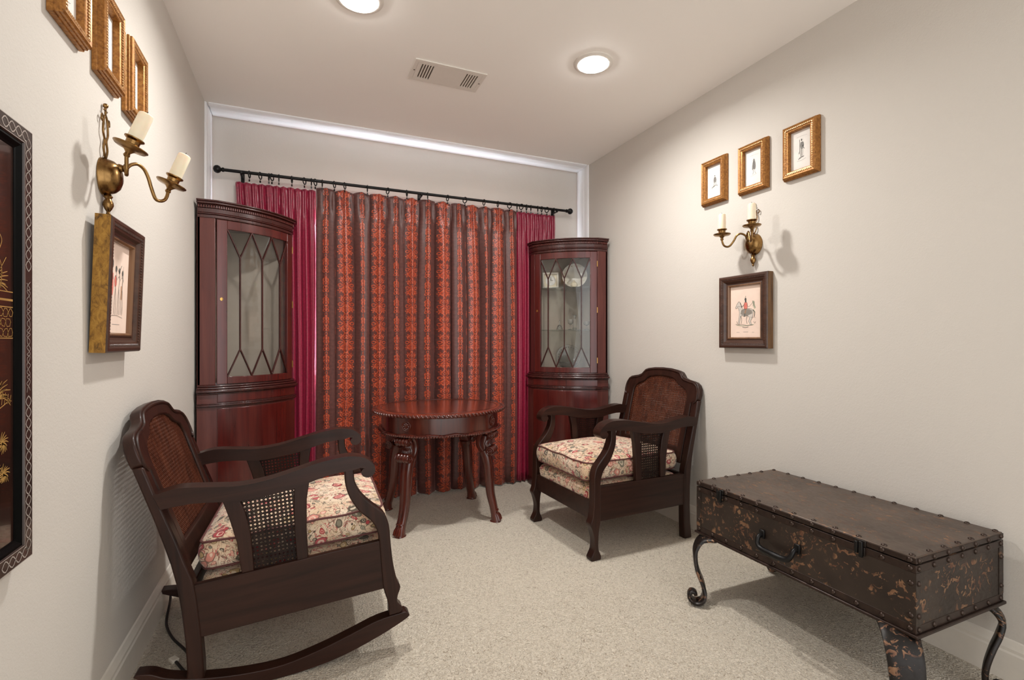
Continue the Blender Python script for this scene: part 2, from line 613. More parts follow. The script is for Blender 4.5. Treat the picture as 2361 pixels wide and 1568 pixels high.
    def build(self, name, mat, parent=None, bevel=0, smooth=True, angle=40, seg=2, kind=None, label=None, recalc=True):
        me = bpy.data.meshes.new(name)
        me.from_pydata(self.v, [], self.f)
        if self.uv:
            ul = me.uv_layers.new(name='UVMap')
            for lp in me.loops:
                ul.data[lp.index].uv = self.uv[lp.vertex_index]
        if recalc:
            bm = bmesh.new()
            bm.from_mesh(me)
            bmesh.ops.recalc_face_normals(bm, faces=bm.faces)
            bm.to_mesh(me)
            bm.free()
        me.materials.append(M[mat])
        if smooth:
            me.polygons.foreach_set('use_smooth', [True] * len(me.polygons))
            me.set_sharp_from_angle(angle=math.radians(angle))
        o = bpy.data.objects.new(name, me)
        COL.objects.link(o)
        if parent is not None:
            o.parent = parent
        if bevel:
            b = o.modifiers.new('bevel', 'BEVEL')
            b.width = bevel
            b.segments = seg
            b.limit_method = 'ANGLE'
            b.angle_limit = math.radians(35)
        if kind:
            o['kind'] = kind
        if label:
            o['label'] = label
        return o


def tag(o, label, cat, group=None):
    o['label'] = label
    o['category'] = cat
    if group:
        o['group'] = group
    return o


def thing(name, label, cat, loc=(0, 0, 0), rot=(0, 0, 0), group=None, scale=1.0):
    o = bpy.data.objects.new(name, None)
    o.empty_display_size = .05
    COL.objects.link(o)
    o.location = loc
    o.rotation_euler = rot
    o.scale = (scale,) * 3
    return tag(o, label, cat, group)


def inst(src, parent, loc, rot=(0, 0, 0)):
    o = src.copy()
    COL.objects.link(o)
    o.parent = parent
    o.location = loc
    o.rotation_euler = rot
    return o


def struct(mb, name, mat, **kw):
    o = mb.build(name, mat, kind='structure', **kw)
    return o


# ------------------------------------------------------------------ room shell
T = .08
struct(MB().box(XL - T, XR + T, YF, YB + T, -T, 0), 'floor', 'carpet', smooth=False)
struct(MB().box(XL - T, XR + T, YF, YB + T, ZC, ZC + T), 'ceiling', 'ceiling_paint', smooth=False)
struct(MB().box(XL - T, XL, YF, YB, 0, ZC), 'wall_left', 'wall_paint', smooth=False)
struct(MB().box(XR, XR + T, YF, YB, 0, ZC), 'wall_right', 'wall_paint', smooth=False)
WX0, WX1, WZ0, WZ1 = -.30, 1.76, .85, 1.86
m = MB()
m.box(XL - T, WX0, YB, YB + T, 0, ZC)
m.box(WX1, XR + T, YB, YB + T, 0, ZC)
m.box(WX0, WX1, YB, YB + T, 0, WZ0)
m.box(WX0, WX1, YB, YB + T, WZ1, ZC)
struct(m, 'wall_back', 'wall_paint_back', smooth=False)
# daylit window behind the drawn curtains
win = struct(MB().ring([(WX0, WZ0), (WX1, WZ0), (WX1, WZ1), (WX0, WZ1)], [(WX0 + .03, WZ0 + .03), (WX1 - .03, WZ0 + .03), (WX1 - .03, WZ1 - .03), (WX0 + .03, WZ1 - .03)],
                       lambda p: (p[0], YB + .012, p[1]), lambda p: (p[0], YB + .05, p[1])), 'window_1', 'white_trim', smooth=False)
for x0, x1 in ((-.27, .03), (.13, .92), (1.03, 1.43), (1.54, 1.73)):
    MB().box(x1, x1 + .10 if x1 < 1.7 else x1 + .001, YB + .016, YB + .024, WZ0 + .03, WZ1 - .03).build('leak_stop', 'black_iron', win, smooth=False)  # dark strips added behind the curtain seams to block daylight leaks
    MB().box(x0, x1, YB + .018, YB + .022, WZ0 + .03, WZ1 - .03).build('pane', 'daylit_pane', win, smooth=False)
# white moulding added to sharpen the daylight band on ceiling and wall corners
YT = 3.255


def moulding(name, f):
    """f(d, h): d = metres from the back wall, h = metres out of the ceiling / wall surface"""
    prof = [(0, 0), (0, .010), (.015, .016), (.10, .016), (.115, .011), (.150, .011), (.165, .006), (.165, 0)]
    m = MB()
    n = len(prof)
    A, B = f(prof)
    m.add(A + B, [tuple(range(n)), tuple(range(n, 2 * n))] + [(i, (i + 1) % n, n + (i + 1) % n, n + i) for i in range(n)])
    return struct(m, name, 'white_trim', smooth=False)


moulding('daylight_trim_1', lambda p: ([(XL + .02, YB - d, ZC - h) for d, h in p], [(XR - .02, YB - d, ZC - h) for d, h in p]))
moulding('daylight_trim_2', lambda p: ([(XL + h, YB - d, .13) for d, h in p], [(XL + h, YB - d, ZC) for d, h in p]))
moulding('daylight_trim_3', lambda p: ([(XR - h, YB - d, .13) for d, h in p], [(XR - h, YB - d, ZC) for d, h in p]))
bprof = [(0, 0), (.014, 0), (.014, .088), (.011, .094), (.011, .104), (.008, .112), (.004, .126), (0, .13)]
for nm, sx, x0 in (('baseboard_left', 1, XL), ('baseboard_right', -1, XR)):
    m = MB()
    m.prism(bprof, lambda p: (x0 + sx * p[0], YF, p[1]), lambda p: (x0 + sx * p[0], YB, p[1]))
    struct(m, nm, 'baseboard_paint', smooth=False)
m = MB()
m.prism(bprof, lambda p: (XL, YB - p[0], p[1]), lambda p: (XR, YB - p[0], p[1]))
struct(m, 'baseboard_back', 'baseboard_paint', smooth=False)

# ------------------------------------------------------------------ recessed lamps and the air vent
for lx, ly, lab in ((1.317, 2.052, 'white recessed ceiling downlight nearer the wall with the horseman picture'),
                    (.207, 2.03, 'white recessed ceiling downlight nearer the wall with the lacquer panel')):
    r = thing('ceiling_downlight', lab, 'ceiling light', (lx, ly, ZC), group='recessed downlights')
    m = MB()
    m.lathe([(.074, 0), (.096, 0), (.096, -.004), (.088, -.009), (.076, -.010), (.074, -.006)], 40)
    m.f = m.f[:-2]
    n = 40
    m.f += [(5 * n + k, 5 * n + (k + 1) % n, (k + 1) % n, k) for k in range(n)]
    m.build('trim_ring', 'vent_white', r)
    MB().lathe([(.074, -.002), (.074, -.008), (.066, -.015), (.045, -.021), (.01, -.024)], 40).build('lens', 'lamp_lens', r)
    ld = bpy.data.lights.new('downlight_bulb', 'AREA')
    ld.shape = 'DISK'
    ld.size = .10
    ld.energy = LAMP_W
    ld.color = (1.0, .98, .945)
    ld.spread = math.radians(165)
    lo = bpy.data.objects.new('downlight_bulb', ld)
    lo.location = (0, 0, -.028)
    lo.parent = r
    COL.objects.link(lo)

vent = thing('air_vent', 'white metal ceiling air vent with two slotted grilles', 'vent', (.688, 2.448, ZC))
MB().ring([(-.185, -.098), (.185, -.098), (.185, .098), (-.185, .098)],
          [(-.165, -.078), (.165, -.078), (.165, .078), (-.165, .078)],
          lambda p: (p[0], p[1], 0), lambda p: (p[0], p[1], -.006)).build('frame', 'vent_white', vent, bevel=.002)
m = MB()
m.box(-.080, .080, -.078, .078, -.006, 0)
m.box(-.165, -.150, -.078, .078, -.006, 0)
m.box(.150, .165, -.078, .078, -.006, 0)
m.build('face_plate', 'vent_white', vent)
for gx in (-.115, .115):
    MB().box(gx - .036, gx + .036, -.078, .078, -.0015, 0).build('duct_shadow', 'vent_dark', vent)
    for k in range(6):
        x = gx - .0335 + k * .0134
        MB().box(x - .0032, x + .0032, -.066, .066, -.0062, -.0012).build('slat', 'vent_white', vent)
    for yy in (-1, 1):
        MB().box(gx - .036, gx + .036, yy * .072 - .006, yy * .072 + .006, -.006, 0).build('end_bar', 'vent_white', vent)
for sx in (-.172, .172):
    MB().lathe([(.004, -.006), (.004, -.0075), (.001, -.0085)], 10, Matrix.Translation((sx, 0, 0))).build('screw', 'vent_dark', vent)


# ------------------------------------------------------------------ drapery
def at_y(u, Y):
    """world x on the plane y = Y for a photo column"""
    a = (u - 1180.5) / 1125
    dx = math.sin(YAW) + math.cos(YAW) * a
    dy = math.cos(YAW) - math.sin(YAW) * a
    return dx / dy * Y


YR = 3.335
ZR = 2.085


def curtain(name, mat, X0, X1, nf, yc, amp, ztop, zbot, label, group, seed, pinch=.35, skew=.0, sub=14, droop=.010, taper=None):
    rnd = random.Random(seed)
    m = MB()
    m.uv = []
    jit = [rnd.uniform(-.26, .26) for _ in range(nf + 2)]
    av = [rnd.uniform(.6, 1.12) for _ in range(nf + 2)]
    ph2 = [rnd.uniform(0, 6.28) for _ in range(nf + 2)]
    NZ = 44
    cols = nf * sub + 1
    per = (X1 - X0) / nf
    for iz in range(NZ + 1):
        q = iz / NZ
        # rows crowd near the heading
        zz = q * q * (1 - .35) + q * .35
        for ic in range(cols):
            ph = ic / sub
            k = min(int(ph), nf - 1)
            f = ph - k
            a0 = av[k] * (1 - f) + av[k + 1] * f
            j0 = jit[k] * (1 - f) + jit[k + 1] * f
            open_ = pinch + (1 - pinch) * min(1, zz * 5)
            low = 1 + .25 * zz
            # front crest at f = .5
            prof = 2 * abs(math.sin(PI * ph)) ** .85 - 1
            y = yc - amp * a0 * open_ * low * prof - amp * .22 * math.sin(4 * PI * ph + ph2[k] + zz * 1.2) * open_
            edge = 0 < ic < cols - 1
            x = X0 + per * (ph + (j0 * .8 * min(1, zz * 3) if edge else 0) - .05 * math.sin(4 * PI * ph)) + skew * zz
            if taper:
                x = X1 - (X1 - x) * (1 - taper * min(1, zz * 2.2))
            x += .006 * math.sin(zz * 5 + k * 1.7 + seed) * zz
            x = min(max(x, X0), X1)
            if ic == cols - 1:
                x = X1
            elif ic == 0 and not taper:
                x = X0
            zt = ztop - droop * (1 - math.cos(2 * PI * (ph + .5))) * .5 * (1 + .5 * math.sin(k * 2.1 + seed))
            z = zt + (zbot - zt) * zz
            # tight triple pleat stitches just below the heading
            if zz < .10:
                y += amp * .35 * math.sin(2 * PI * ph * 3) * (1 - abs(zz - .045) / .055 if abs(zz - .045) < .055 else 0)
            m.v.append((x, min(y, YB - .006), z))
            m.uv.append((ph, z))
    for iz in range(NZ):
        for ic in range(cols - 1):
            a = iz * cols + ic
            m.f.append((a, a + 1, a + cols + 1, a + cols))
    o = m.build(name, mat, angle=180, recalc=False)
    so = o.modifiers.new('cloth', 'SOLIDIFY')
    so.thickness = .003
    return tag(o, label, 'curtain', group)


XM0, XM1 = at_y(541, YR), at_y(727, YR)
XB1, XB2, XB3 = at_y(1043, YR), at_y(1198, YR), at_y(1286, YR)
curtain('crimson_curtain', 'crimson_silk', XM0, XM1, 11, 3.379, .021, 2.035, .012,
        'crimson silk pleated curtain beside the cabinet that stands empty', 'crimson side curtains', 3, .55, taper=.12, droop=.004)
curtain('crimson_curtain', 'crimson_silk', XB2, XB3, 9, 3.379, .020, 2.048, .012,
        'crimson silk pleated curtain beside the cabinet full of glassware', 'crimson side curtains', 5, .55, droop=.003)
curtain('damask_curtain', 'damask', XM1 + .007, XB1 - .003, 8, 3.370, .036, 2.055, .012,
        'wide brown damask curtain with copper red ornament, behind the round table', 'brown damask curtains', 11, .30, droop=.011)
curtain('damask_curtain', 'damask', XB1 + .003, XB2 - .007, 5, 3.370, .035, 2.055, .012,
        'narrower brown damask curtain between the wide damask curtain and a crimson one', 'brown damask curtains', 17, .30, droop=.010)

rod = thing('curtain_rod', 'long black iron curtain rod with ball finials above the curtains', 'curtain rod', (.73, YR, ZR))
rx0, rx1 = at_y(512, YR) - .73, at_y(1308, YR) - .73
RY = Matrix.Rotation(PI / 2, 4, 'Y')
MB().tube([(rx0, 0, 0), (0, 0, 0), (rx1, 0, 0)], .0095, 14).build('pole', 'black_iron', rod)
for s, x in ((-1, rx0), (1, rx1)):
    pr = [(.009, -.012), (.013, -.010), (.013, 0), (.009, .002), (.011, .006), (.019, .012), (.0235, .022), (.022, .033), (.015, .042), (.004, .046)]
    mm = Matrix.Translation((x, 0, 0)) @ Matrix.Rotation(s * PI / 2, 4, 'Y')
    MB().lathe(pr, 18, mm).build('finial', 'black_iron', rod)
for bx in (rx0 + .10, at_y(972, YR) - .73, rx1 - .09):
    m = MB()
    m.box(bx - .006, bx + .006, 0, YB - YR, -.018, -.010)
    m.box(bx - .010, bx + .010, YB - YR - .004, YB - YR, -.05, .02)
    m.sweep([(bx, -.013, .002), (bx, -.010, -.010), (bx, 0, -.0145), (bx, .010, -.010), (bx, .013, .002)], .007, .002, (1, 0, 0), 8)
    m.build('bracket', 'black_iron', rod, bevel=.001)
ring_u = [575, 600, 620, 627, 643, 673, 702, 718, 727, 743, 771, 795, 847, 894, 938, 986, 1032, 1072, 1116, 1148, 1175, 1192, 1202, 1214, 1224, 1240, 1249, 1261, 1277]
src_r = src_c = None
for i, u in enumerate(ring_u):
    x = at_y(u, YR)
    if u < 726:
        lab, g = 'black ring with clip holding the crimson curtain beside the empty cabinet', 'rings on the crimson curtain by the empty cabinet'
    elif u < 1198:
        lab, g = 'black ring with clip holding the brown damask curtains', 'rings on the brown damask curtains'
    else:
        lab, g = 'black ring with clip holding the crimson curtain beside the cabinet of glassware', 'rings on the crimson curtain by the glassware cabinet'
    r = thing('curtain_ring', lab, 'curtain ring', (x, YR, ZR), (0, 0, random.uniform(-.5, .5)), g)
    if src_r is None:
        m = MB()
        m.tube([(0, .020 * math.cos(2 * PI * k / 20), .020 * math.sin(2 * PI * k / 20) - .0098) for k in range(20)], .0034, 8, True)
        src_r = m.build('hoop', 'black_iron', r)
        m = MB()
        m.tube([(0, .003 * math.cos(2 * PI * k / 8), .003 * math.sin(2 * PI * k / 8) - .033) for k in range(8)], .0009, 6, True)
        m.tube([(0, 0, -.035), (0, 0, -.042)], .0016, 6)
        m.box(-.004, .004, -.002, .002, -.052, -.040)
        src_c = m.build('clip', 'black_iron', r)
    else:
        inst(src_r, r, (0, 0, 0))
        inst(src_c, r, (0, 0, 0))


# ------------------------------------------------------------------ corner cabinets
def cabinet(name, label, sx, cx, key_s):
    YC = 3.335
    root = thing(name, label, 'cabinet', (cx, YC, 0))

    def W(a, b, z):            # a: along the side wall toward the room, b: along the window wall
        return (sx * b, -a, z)

    def bow(La, Lb, r, sag):
        A = Vector((La, r))
        B = Vector((r, Lb))
        d = B - A
        nrm = Vector((d.y, -d.x)).normalized()
        if nrm.dot(Vector((1, 1))) < 0:
            nrm = -nrm

        def P(s, off=0.0):
            p = A + d * s + nrm * (sag * 4 * s * (1 - s))
            tg = d + nrm * (sag * 4 * (1 - 2 * s))
            n2 = Vector((tg.y, -tg.x)).normalized()
            if n2.dot(nrm) < 0:
                n2 = -n2
            return p + n2 * off
        return P

    def plan(La, Lb, r, sag, grow=0.0, N=14):
        P = bow(La, Lb, r, sag)
        pts = [(0, 0), (La + grow, 0), (La + grow, r + grow * .4)]
        pts += [tuple(P(i / N, grow)) for i in range(1, N)]
        pts += [(r + grow * .4, Lb + grow), (0, Lb + grow)]
        return pts

    def slab(mb, pts, z0, z1):
        mb.prism(pts, lambda p: W(p[0], p[1], z0), lambda p: W(p[0], p[1], z1))

    def curved(mb, P, s0, s1, z0, z1, d0, d1, N=12):
        vs, fs = [], []
        for i in range(N + 1):
            s = s0 + (s1 - s0) * i / N
            for d in (d0, d1):
                p = P(s, d)
                vs += [W(p.x, p.y, z0), W(p.x, p.y, z1)]
        for i in range(N):
            a, b = 4 * i, 4 * i + 4
            fs += [(a, a + 1, b + 1, b), (a + 2, b + 2, b + 3, a + 3), (a, b, b + 2, a + 2), (a + 1, a + 3, b + 3, b + 1)]
        fs += [(0, 2, 3, 1), (4 * N, 4 * N + 1, 4 * N + 3, 4 * N + 2)]
        mb.add(vs, fs)

    LA, LB, R1, SG = .385, .455, .090, .050
    UA, UB, R2 = .372, .442, .082
    PL = bow(LA, LB, R1, SG)
    PU = bow(UA, UB, R2, SG)
    # base
    m = MB()
    slab(m, plan(LA, LB, R1, SG, .006), 0.004, .06)
    m.build('plinth', 'mahogany_dark', root, bevel=.003)
    m = MB()
    slab(m, plan(LA, LB, R1, SG), .06, .79)
    m.build('base_body', 'mahogany_side', root, bevel=.002)
    m = MB()
    curved(m, PL, .005, .995, .07, .715, 0, .006, 16)
    m.build('lower_door', 'mahogany_upright', root, bevel=.002)
    m = MB()
    curved(m, PL, .005, .995, .748, .792, 0, .006, 16)
    m.build('frieze_panel', 'mahogany_upright', root, bevel=.002)
    m = MB()
    slab(m, plan(LA, LB, R1, SG, .006), .722, .728)
    slab(m, plan(LA, LB, R1, SG, .012), .728, .738)
    slab(m, plan(LA, LB, R1, SG, .006), .738, .744)
    m.build('bead_moulding', 'mahogany_dark', root, bevel=.002)
    m = MB()
    slab(m, plan(LA, LB, R1, SG, .008), .79, .800)
    slab(m, plan(LA, LB, R1, SG, .020), .800, .816)
    slab(m, plan(LA, LB, R1, SG, .010), .816, .828)
    slab(m, plan(UA, UB, R2, SG, .012), .828, .838)
    m.build('waist_moulding', 'mahogany_dark', root, bevel=.004)
    # upper shell
    Z0, Z1 = .838, 1.735
    m = MB()
    m.prism([(0, 0), (UA, 0), (UA, .012), (.012, .012), (.012, UB), (0, UB)], lambda p: W(p[0], p[1], Z0), lambda p: W(p[0], p[1], Z1))
    m.build('back_panels', 'mahogany_side', root)
    m = MB()
    m.prism([(.013, .013), (UA - .05, .013), (UA - .05, .016), (.016, .016), (.016, UB - .05), (.013, UB - .05)],
            lambda p: W(p[0], p[1], Z0 + .004), lambda p: W(p[0], p[1], Z1 - .002))
    m.build('lining', 'cabinet_lining', root, smooth=False)
    m = MB()
    m.prism([(UA, 0), (UA, R2), (UA - .02, R2), (UA - .02, .0)], lambda p: W(p[0], p[1], Z0), lambda p: W(p[0], p[1], Z1))
    m.build('side_pilaster', 'mahogany_side', root, bevel=.002)
    m = MB()
    m.prism([(0, UB), (R2, UB), (R2, UB - .02), (0, UB - .02)], lambda p: W(p[0], p[1], Z0), lambda p: W(p[0], p[1], Z1))
    m.build('side_pilaster', 'mahogany_side', root, bevel=.002)
    for z in (Z0, Z1 - .012):
        m = MB()
        slab(m, plan(UA - .002, UB - .002, R2, SG - .002, -.003), z, z + .012)
        m.build('carcass_board', 'mahogany_dark', root)
    # cornice
    m = MB()
    slab(m, plan(UA, UB, R2, SG, .003), 1.712, 1.730)
    slab(m, plan(UA, UB, R2, SG, .008), 1.730, 1.738)
    slab(m, plan(UA, UB, R2, SG, .004), 1.738, 1.764)
    slab(m, plan(UA, UB, R2, SG, .012), 1.776, 1.782)
    slab(m, plan(UA, UB, R2, SG, .022), 1.782, 1.794)
    slab(m, plan(UA, UB, R2, SG, .028), 1.794, 1.803)
    slab(m, plan(UA, UB, R2, SG, .003), 1.764, 1.776)
    m.build('cornice', 'mahogany_dark', root, bevel=.003)
    m = MB()
    ND = 46
    for i in range(ND):
        s = (i + .5) / ND
        curved(m, PU, s - .28 / ND, s + .28 / ND, 1.764, 1.776, .003, .011, 1)
    for i in range(7):
        for w0 in (0, 1):
            b = .006 + i * .0115
            q = [(UA + .003, b), (UA + .003, b + .006), (UA + .011, b + .006), (UA + .011, b)] if w0 == 0 else \
                [(b, UB + .003), (b + .006, UB + .003), (b + .006, UB + .011), (b, UB + .011)]
            slab(m, q, 1.764, 1.776)
    m.build('dentil_moulding', 'mahogany_side', root, smooth=False, kind='stuff')
    # glazed door
    GA, GB, GZ0, GZ1 = .11, .89, .880, 1.662
    door = MB()
    curved(door, PU, .012, GA, .842, 1.708, -.014, .006, 5)
    curved(door, PU, GB, .988, .842, 1.708, -.014, .006, 5)
    curved(door, PU, GA, GB, .842, GZ0, -.014, .006, 14)
    curved(door, PU, GA, GB, GZ1, 1.708, -.014, .006, 14)
    door = door.build('glazed_door', 'mahogany_upright', root, bevel=.002)

    def G(s, z, off):
        p = PU(GA + (GB - GA) * s, off)
        return W(p.x, p.y, z)
    hv = .145
    zt, zb, vt, vb = GZ1, GZ0, GZ1 - hv, GZ0 + hv

    def bar(s0, z0, s1, z1):
        N = 4
        pts = [G(s0 + (s1 - s0) * i / N, z0 + (z1 - z0) * i / N, .002) for i in range(N + 1)]
        pn = PU(GA + (GB - GA) * (s0 + s1) / 2, 1) - PU(GA + (GB - GA) * (s0 + s1) / 2, 0)
        B = Vector(W(pn.x, pn.y, 0))
        MB().sweep(pts, .0065, .0042, B, 8, .7).build('glazing_bar', 'mahogany_dark', door)
    for k in range(3):
        sv = (2 * k + 1) / 6
        bar(sv, vb, sv, vt)
        bar(k / 3, zt, sv, vt)
        bar(sv, vt, (k + 1) / 3, zt)
        bar(k / 3, zb, sv, vb)
        bar(sv, vb, (k + 1) / 3, zb)
    polys = []
    V = [1 / 6, .5, 5 / 6]
    for k in range(3):
        polys.append([(k / 3, zt), (V[k], vt), ((k + 1) / 3, zt)])
        polys.append([(k / 3, zb), ((k + 1) / 3, zb), (V[k], vb)])
    polys.append([(0, zt), (0, zb), (V[0], vb), (V[0], vt)])
    polys.append([(1, zt), (V[2], vt), (V[2], vb), (1, zb)])
    for k in range(2):
        polys.append([(V[k], vt), (V[k], vb), ((k + 1) / 3, zb), (V[k + 1], vb), (V[k + 1], vt), ((k + 1) / 3, zt)])
    for pg in polys:
        m = MB()
        m.prism(pg, lambda p: G(p[0], p[1], -.0035), lambda p: G(p[0], p[1], -.0015))
        m.build('pane', 'pane_glass', door, smooth=False)
    # brass fittings
    p = PU(key_s, .0065)
    q = PU(key_s, 1.0) - PU(key_s, 0)
    ang = math.atan2(W(q.x, q.y, 0)[1], W(q.x, q.y, 0)[0])
    mm = Matrix.Translation(W(p.x, p.y, 1.29)) @ Matrix.Rotation(ang, 4, 'Z') @ Matrix.Rotation(PI / 2, 4, 'Y')
    m = MB()
    m.lathe([(.0075, -.001), (.0075, .0012), (.004, .0018)], 14, mm, 1.2, 1)
    m.build('keyhole_escutcheon', 'bright_brass', door)
    hs = 1 - key_s
    for z in (.93, 1.29, 1.62):
        p = PU(.992 if hs > .5 else .008, .006)
        MB().tube([W(p.x, p.y, z - .02), W(p.x, p.y, z + .02)], .003, 8).build('hinge', 'bright_brass', door)
    return root, W, PU


cabL = cabinet('corner_cabinet', 'mahogany bow-front corner cabinet with glazed door, standing empty beside the rocking chair', 1, -.502, .055)
cabR, WR, PUR = cabinet('corner_cabinet', 'mahogany bow-front corner cabinet with plates and crystal behind its glazed door', -1, 2.020, .945)
for z in (1.455, 1.145):
    m = MB()
    pts = [(.018, .018), (.330, .018), (.330, .075)] + [tuple(PUR(s, -.03)) for s in (.1, .3, .5, .7, .9)] + [(.075, .40), (.018, .40)]
    m.prism(pts, lambda p: WR(p[0], p[1], z), lambda p: WR(p[0], p[1], z + .006))
    m.build('glass_shelf', 'shelf_glass', cabR, smooth=False)


# china and crystal on the shelves (world coordinates)
def wp(a, b):
    x, y, _ = WR(a, b, 0)
    return 2.020 + x, 3.335 + y


def face_dir(a, b):
    x, y = wp(a, b)
    return math.atan2(-y, -x)        # toward the room entrance


def plate(name, label, a, b, z, r, mat, cat, lean=.2):
    x, y = wp(a, b)
    g = face_dir(a, b)
    o = thing(name, label, cat, (x, y, z + r * math.cos(lean) + .002), (0, 0, g))
    mm = Matrix.Rotation(PI / 2 - lean, 4, 'Y')
    MB().lathe([(.01, 0), (r * .55, 0), (r * .62, .004), (r * .97, .014), (r, .016), (r * .98, .019), (r * .6, .009), (r * .5, .005), (.005, .005)], 36, mm).build('dish', mat, o)
    m = MB()
    for k in range(24):
        an = 2 * PI * k / 24
        m.ball(mm @ Vector((r * .8 * math.cos(an), r * .8 * math.sin(an), .0135)), .006, 6)
    m.build('rim_decoration', 'cream_jar' if mat == 'porcelain' else mat, o, kind='stuff')
    return o


plate('decorated_plate', 'large round decorated plate standing on the upper glass shelf', .150, .140, 1.461, .095, 'porcelain', 'plate')
x, y = wp(.085, .31)
g = face_dir(.085, .31)
ck = thing('square_clock', 'square cream framed clock leaning on the upper glass shelf', 'clock', (x, y, 1.462), (0, 0, g - PI / 2 + PI))
MB().ring([(-.06, 0), (.06, 0), (.06, .12), (-.06, .12)], [(-.046, .014), (.046, .014), (.046, .106), (-.046, .106)],
          lambda p: (p[0], .012, p[1]), lambda p: (p[0], -.012, p[1])).build('case', 'porcelain', ck, bevel=.003)
MB().box(-.05, .05, 0, .010, .012, .108).build('back_board', 'cream_jar', ck)
MB().lathe([(.038, 0), (.038, .003), (.034, .004), (.005, .004)], 28, Matrix.Translation((0, 0, .06)) @ Matrix.Rotation(PI / 2, 4, 'X')).build('dial', 'paper_white', ck)
m = MB()
m.box(-.0012, .0012, -.006, -.005, .06, .088)
m.box(0, .018, -.006, -.005, .059, .0612)
m.build('hands', 'ink_dark', ck)
x, y = wp(.235, .195)
j = thing('cream_pot', 'small cream lidded pot on the upper glass shelf', 'pot', (x, y, 1.4612))
MB().lathe([(.014, 0), (.02, .002), (.026, .014), (.024, .028), (.018, .033)], 22).build('body', 'cream_jar', j)
MB().lathe([(.019, .033), (.019, .036), (.008, .042), (.004, .046), (.005, .050), (.001, .053)], 22).build('lid', 'cream_jar', j)
for i, (a, b, h, lab) in enumerate(((.26, .24, .075, 'crystal goblet with a narrow stem on the lower glass shelf'), (.20, .17, .11, 'tall crystal bud vase on the lower glass shelf'),
                                    (.30, .13, .06, 'short crystal goblet on the lower glass shelf'), (.17, .28, .07, 'crystal bell on the lower glass shelf'))):
    x, y = wp(a, b)
    g_ = thing('crystal_' + ('goblet', 'vase', 'goblet', 'bell')[i], lab, ('goblet', 'vase', 'goblet', 'bell')[i], (x, y, 1.1512))
    if i == 3:
        MB().lathe([(.026, 0), (.022, .008), (.015, .03), (.008, .036), (.001, .038)], 18).build('bell_body', 'crystal', g_)
        MB().lathe([(.005, .036), (.004, .05), (.007, .058), (.004, .066), (.001, .07)], 12).build('handle', 'crystal', g_)
    elif i == 1:
        MB().lathe([(.02, 0), (.018, .004), (.014, .02), (.018, .05), (.009, .085), (.014, .11), (.011, .108), (.005, .08)], 16).build('bowl', 'crystal', g_)
    else:
        MB().lathe([(.02, 0), (.018, .003), (.004, .006), (.0035, h * .45), (.006, h * .5)], 18).build('stem', 'crystal', g_)
        MB().lathe([(.005, h * .48), (.018, h * .58), (.023, h * .8), (.02, h), (.0185, h), (.02, h * .8), (.014, h * .6), (.003, h * .53)], 18).build('bowl', 'crystal', g_)
plate('crystal_plate', 'large cut crystal plate standing on the cabinet floor', .075, .150, .851, .095, 'crystal', 'plate', .25)
x, y = wp(.185, .215)
bw = thing('crystal_bowl', 'cut crystal bowl on the cabinet floor before the crystal plate', 'bowl', (x, y, .8512))
MB().lathe([(.03, 0), (.035, .006), (.03, .012), (.055, .035), (.07, .06), (.068, .062), (.05, .036), (.02, .016), (.003, .014)], 26).build('bowl_body', 'crystal', bw)
m = MB()
for k in range(22):
    an = 2 * PI * k / 22
    m.tube([(.034 * math.cos(an), .034 * math.sin(an), .014), (.056 * math.cos(an + .1), .056 * math.sin(an + .1), .036), (.071 * math.cos(an + .2), .071 * math.sin(an + .2), .061)], .0022, 5)
m.build('cut_ribs', 'crystal', bw, kind='stuff')


# ------------------------------------------------------------------ round table
TX, TY = .775, 2.925
tb = thing('round_table', 'round carved mahogany side table with scrolled legs before the curtains', 'table', (TX, TY, 0))
EX, EY = 1.0, .945            # slightly oval
RT = .395
MB().lathe([(.005, .648), (RT - .012, .648), (RT - .004, .654), (RT - .004, .666), (RT - .012, .671), (RT - .03, .6735), (.004, .6735)], 72, None, EX, EY).build('top', 'table_veneer', tb, angle=25)
m = MB()
m.tube([((RT - .045) * math.cos(2 * PI * k / 72) * EX, (RT - .045) * math.sin(2 * PI * k / 72) * EY, .6728) for k in range(72)], .0022, 6, True)
m.build('inlay_line', 'string_line', tb)
m = MB()
NG = 104
for k in range(NG):
    a = 2 * PI * k / NG
    c = Vector((RT * math.cos(a) * EX, RT * math.sin(a) * EY, .661))
    m.ball(c, .011, 8, Matrix.Rotation(a, 4, 'Z') @ Matrix.Rotation(.75, 4, 'X'), .75, .62, 1.25)
m.build('gadroon_edge', 'table_wood', tb, kind='stuff')
# apron: drum with canted corners
ap = []
for k in range(64):
    a = 2 * PI * k / 64
    e = 1 + .018 * math.cos(4 * (a - PI / 4)) - .01 * math.cos(8 * a)
    ap.append((.352 * e * math.cos(a) * EX, .352 * e * math.sin(a) * EY))
MB().prism(ap, lambda p: (p[0], p[1], .552), lambda p: (p[0], p[1], .650)).build('apron', 'table_wood', tb, bevel=.002, angle=30)
m = MB()
m.sweep([(p[0] * 1.018, p[1] * 1.018, .551 + .004 * math.cos(16 * 2 * PI * i / 64)) for i, p in enumerate(ap)], .007, .009, (0, 0, 1), 8, 1, True)
m.build('apron_moulding', 'table_wood', tb)
m = MB()
for k in range(150):
    a = 2 * PI * (k + .5) / 150
    e = 1 + .018 * math.cos(4 * (a - PI / 4)) - .01 * math.cos(8 * a)
    m.ball((.366 * e * math.cos(a) * EX, .366 * e * math.sin(a) * EY, .546), .0088, 6, None, 1, 1, .75)
m.build('apron_beading', 'table_wood', tb, kind='stuff')
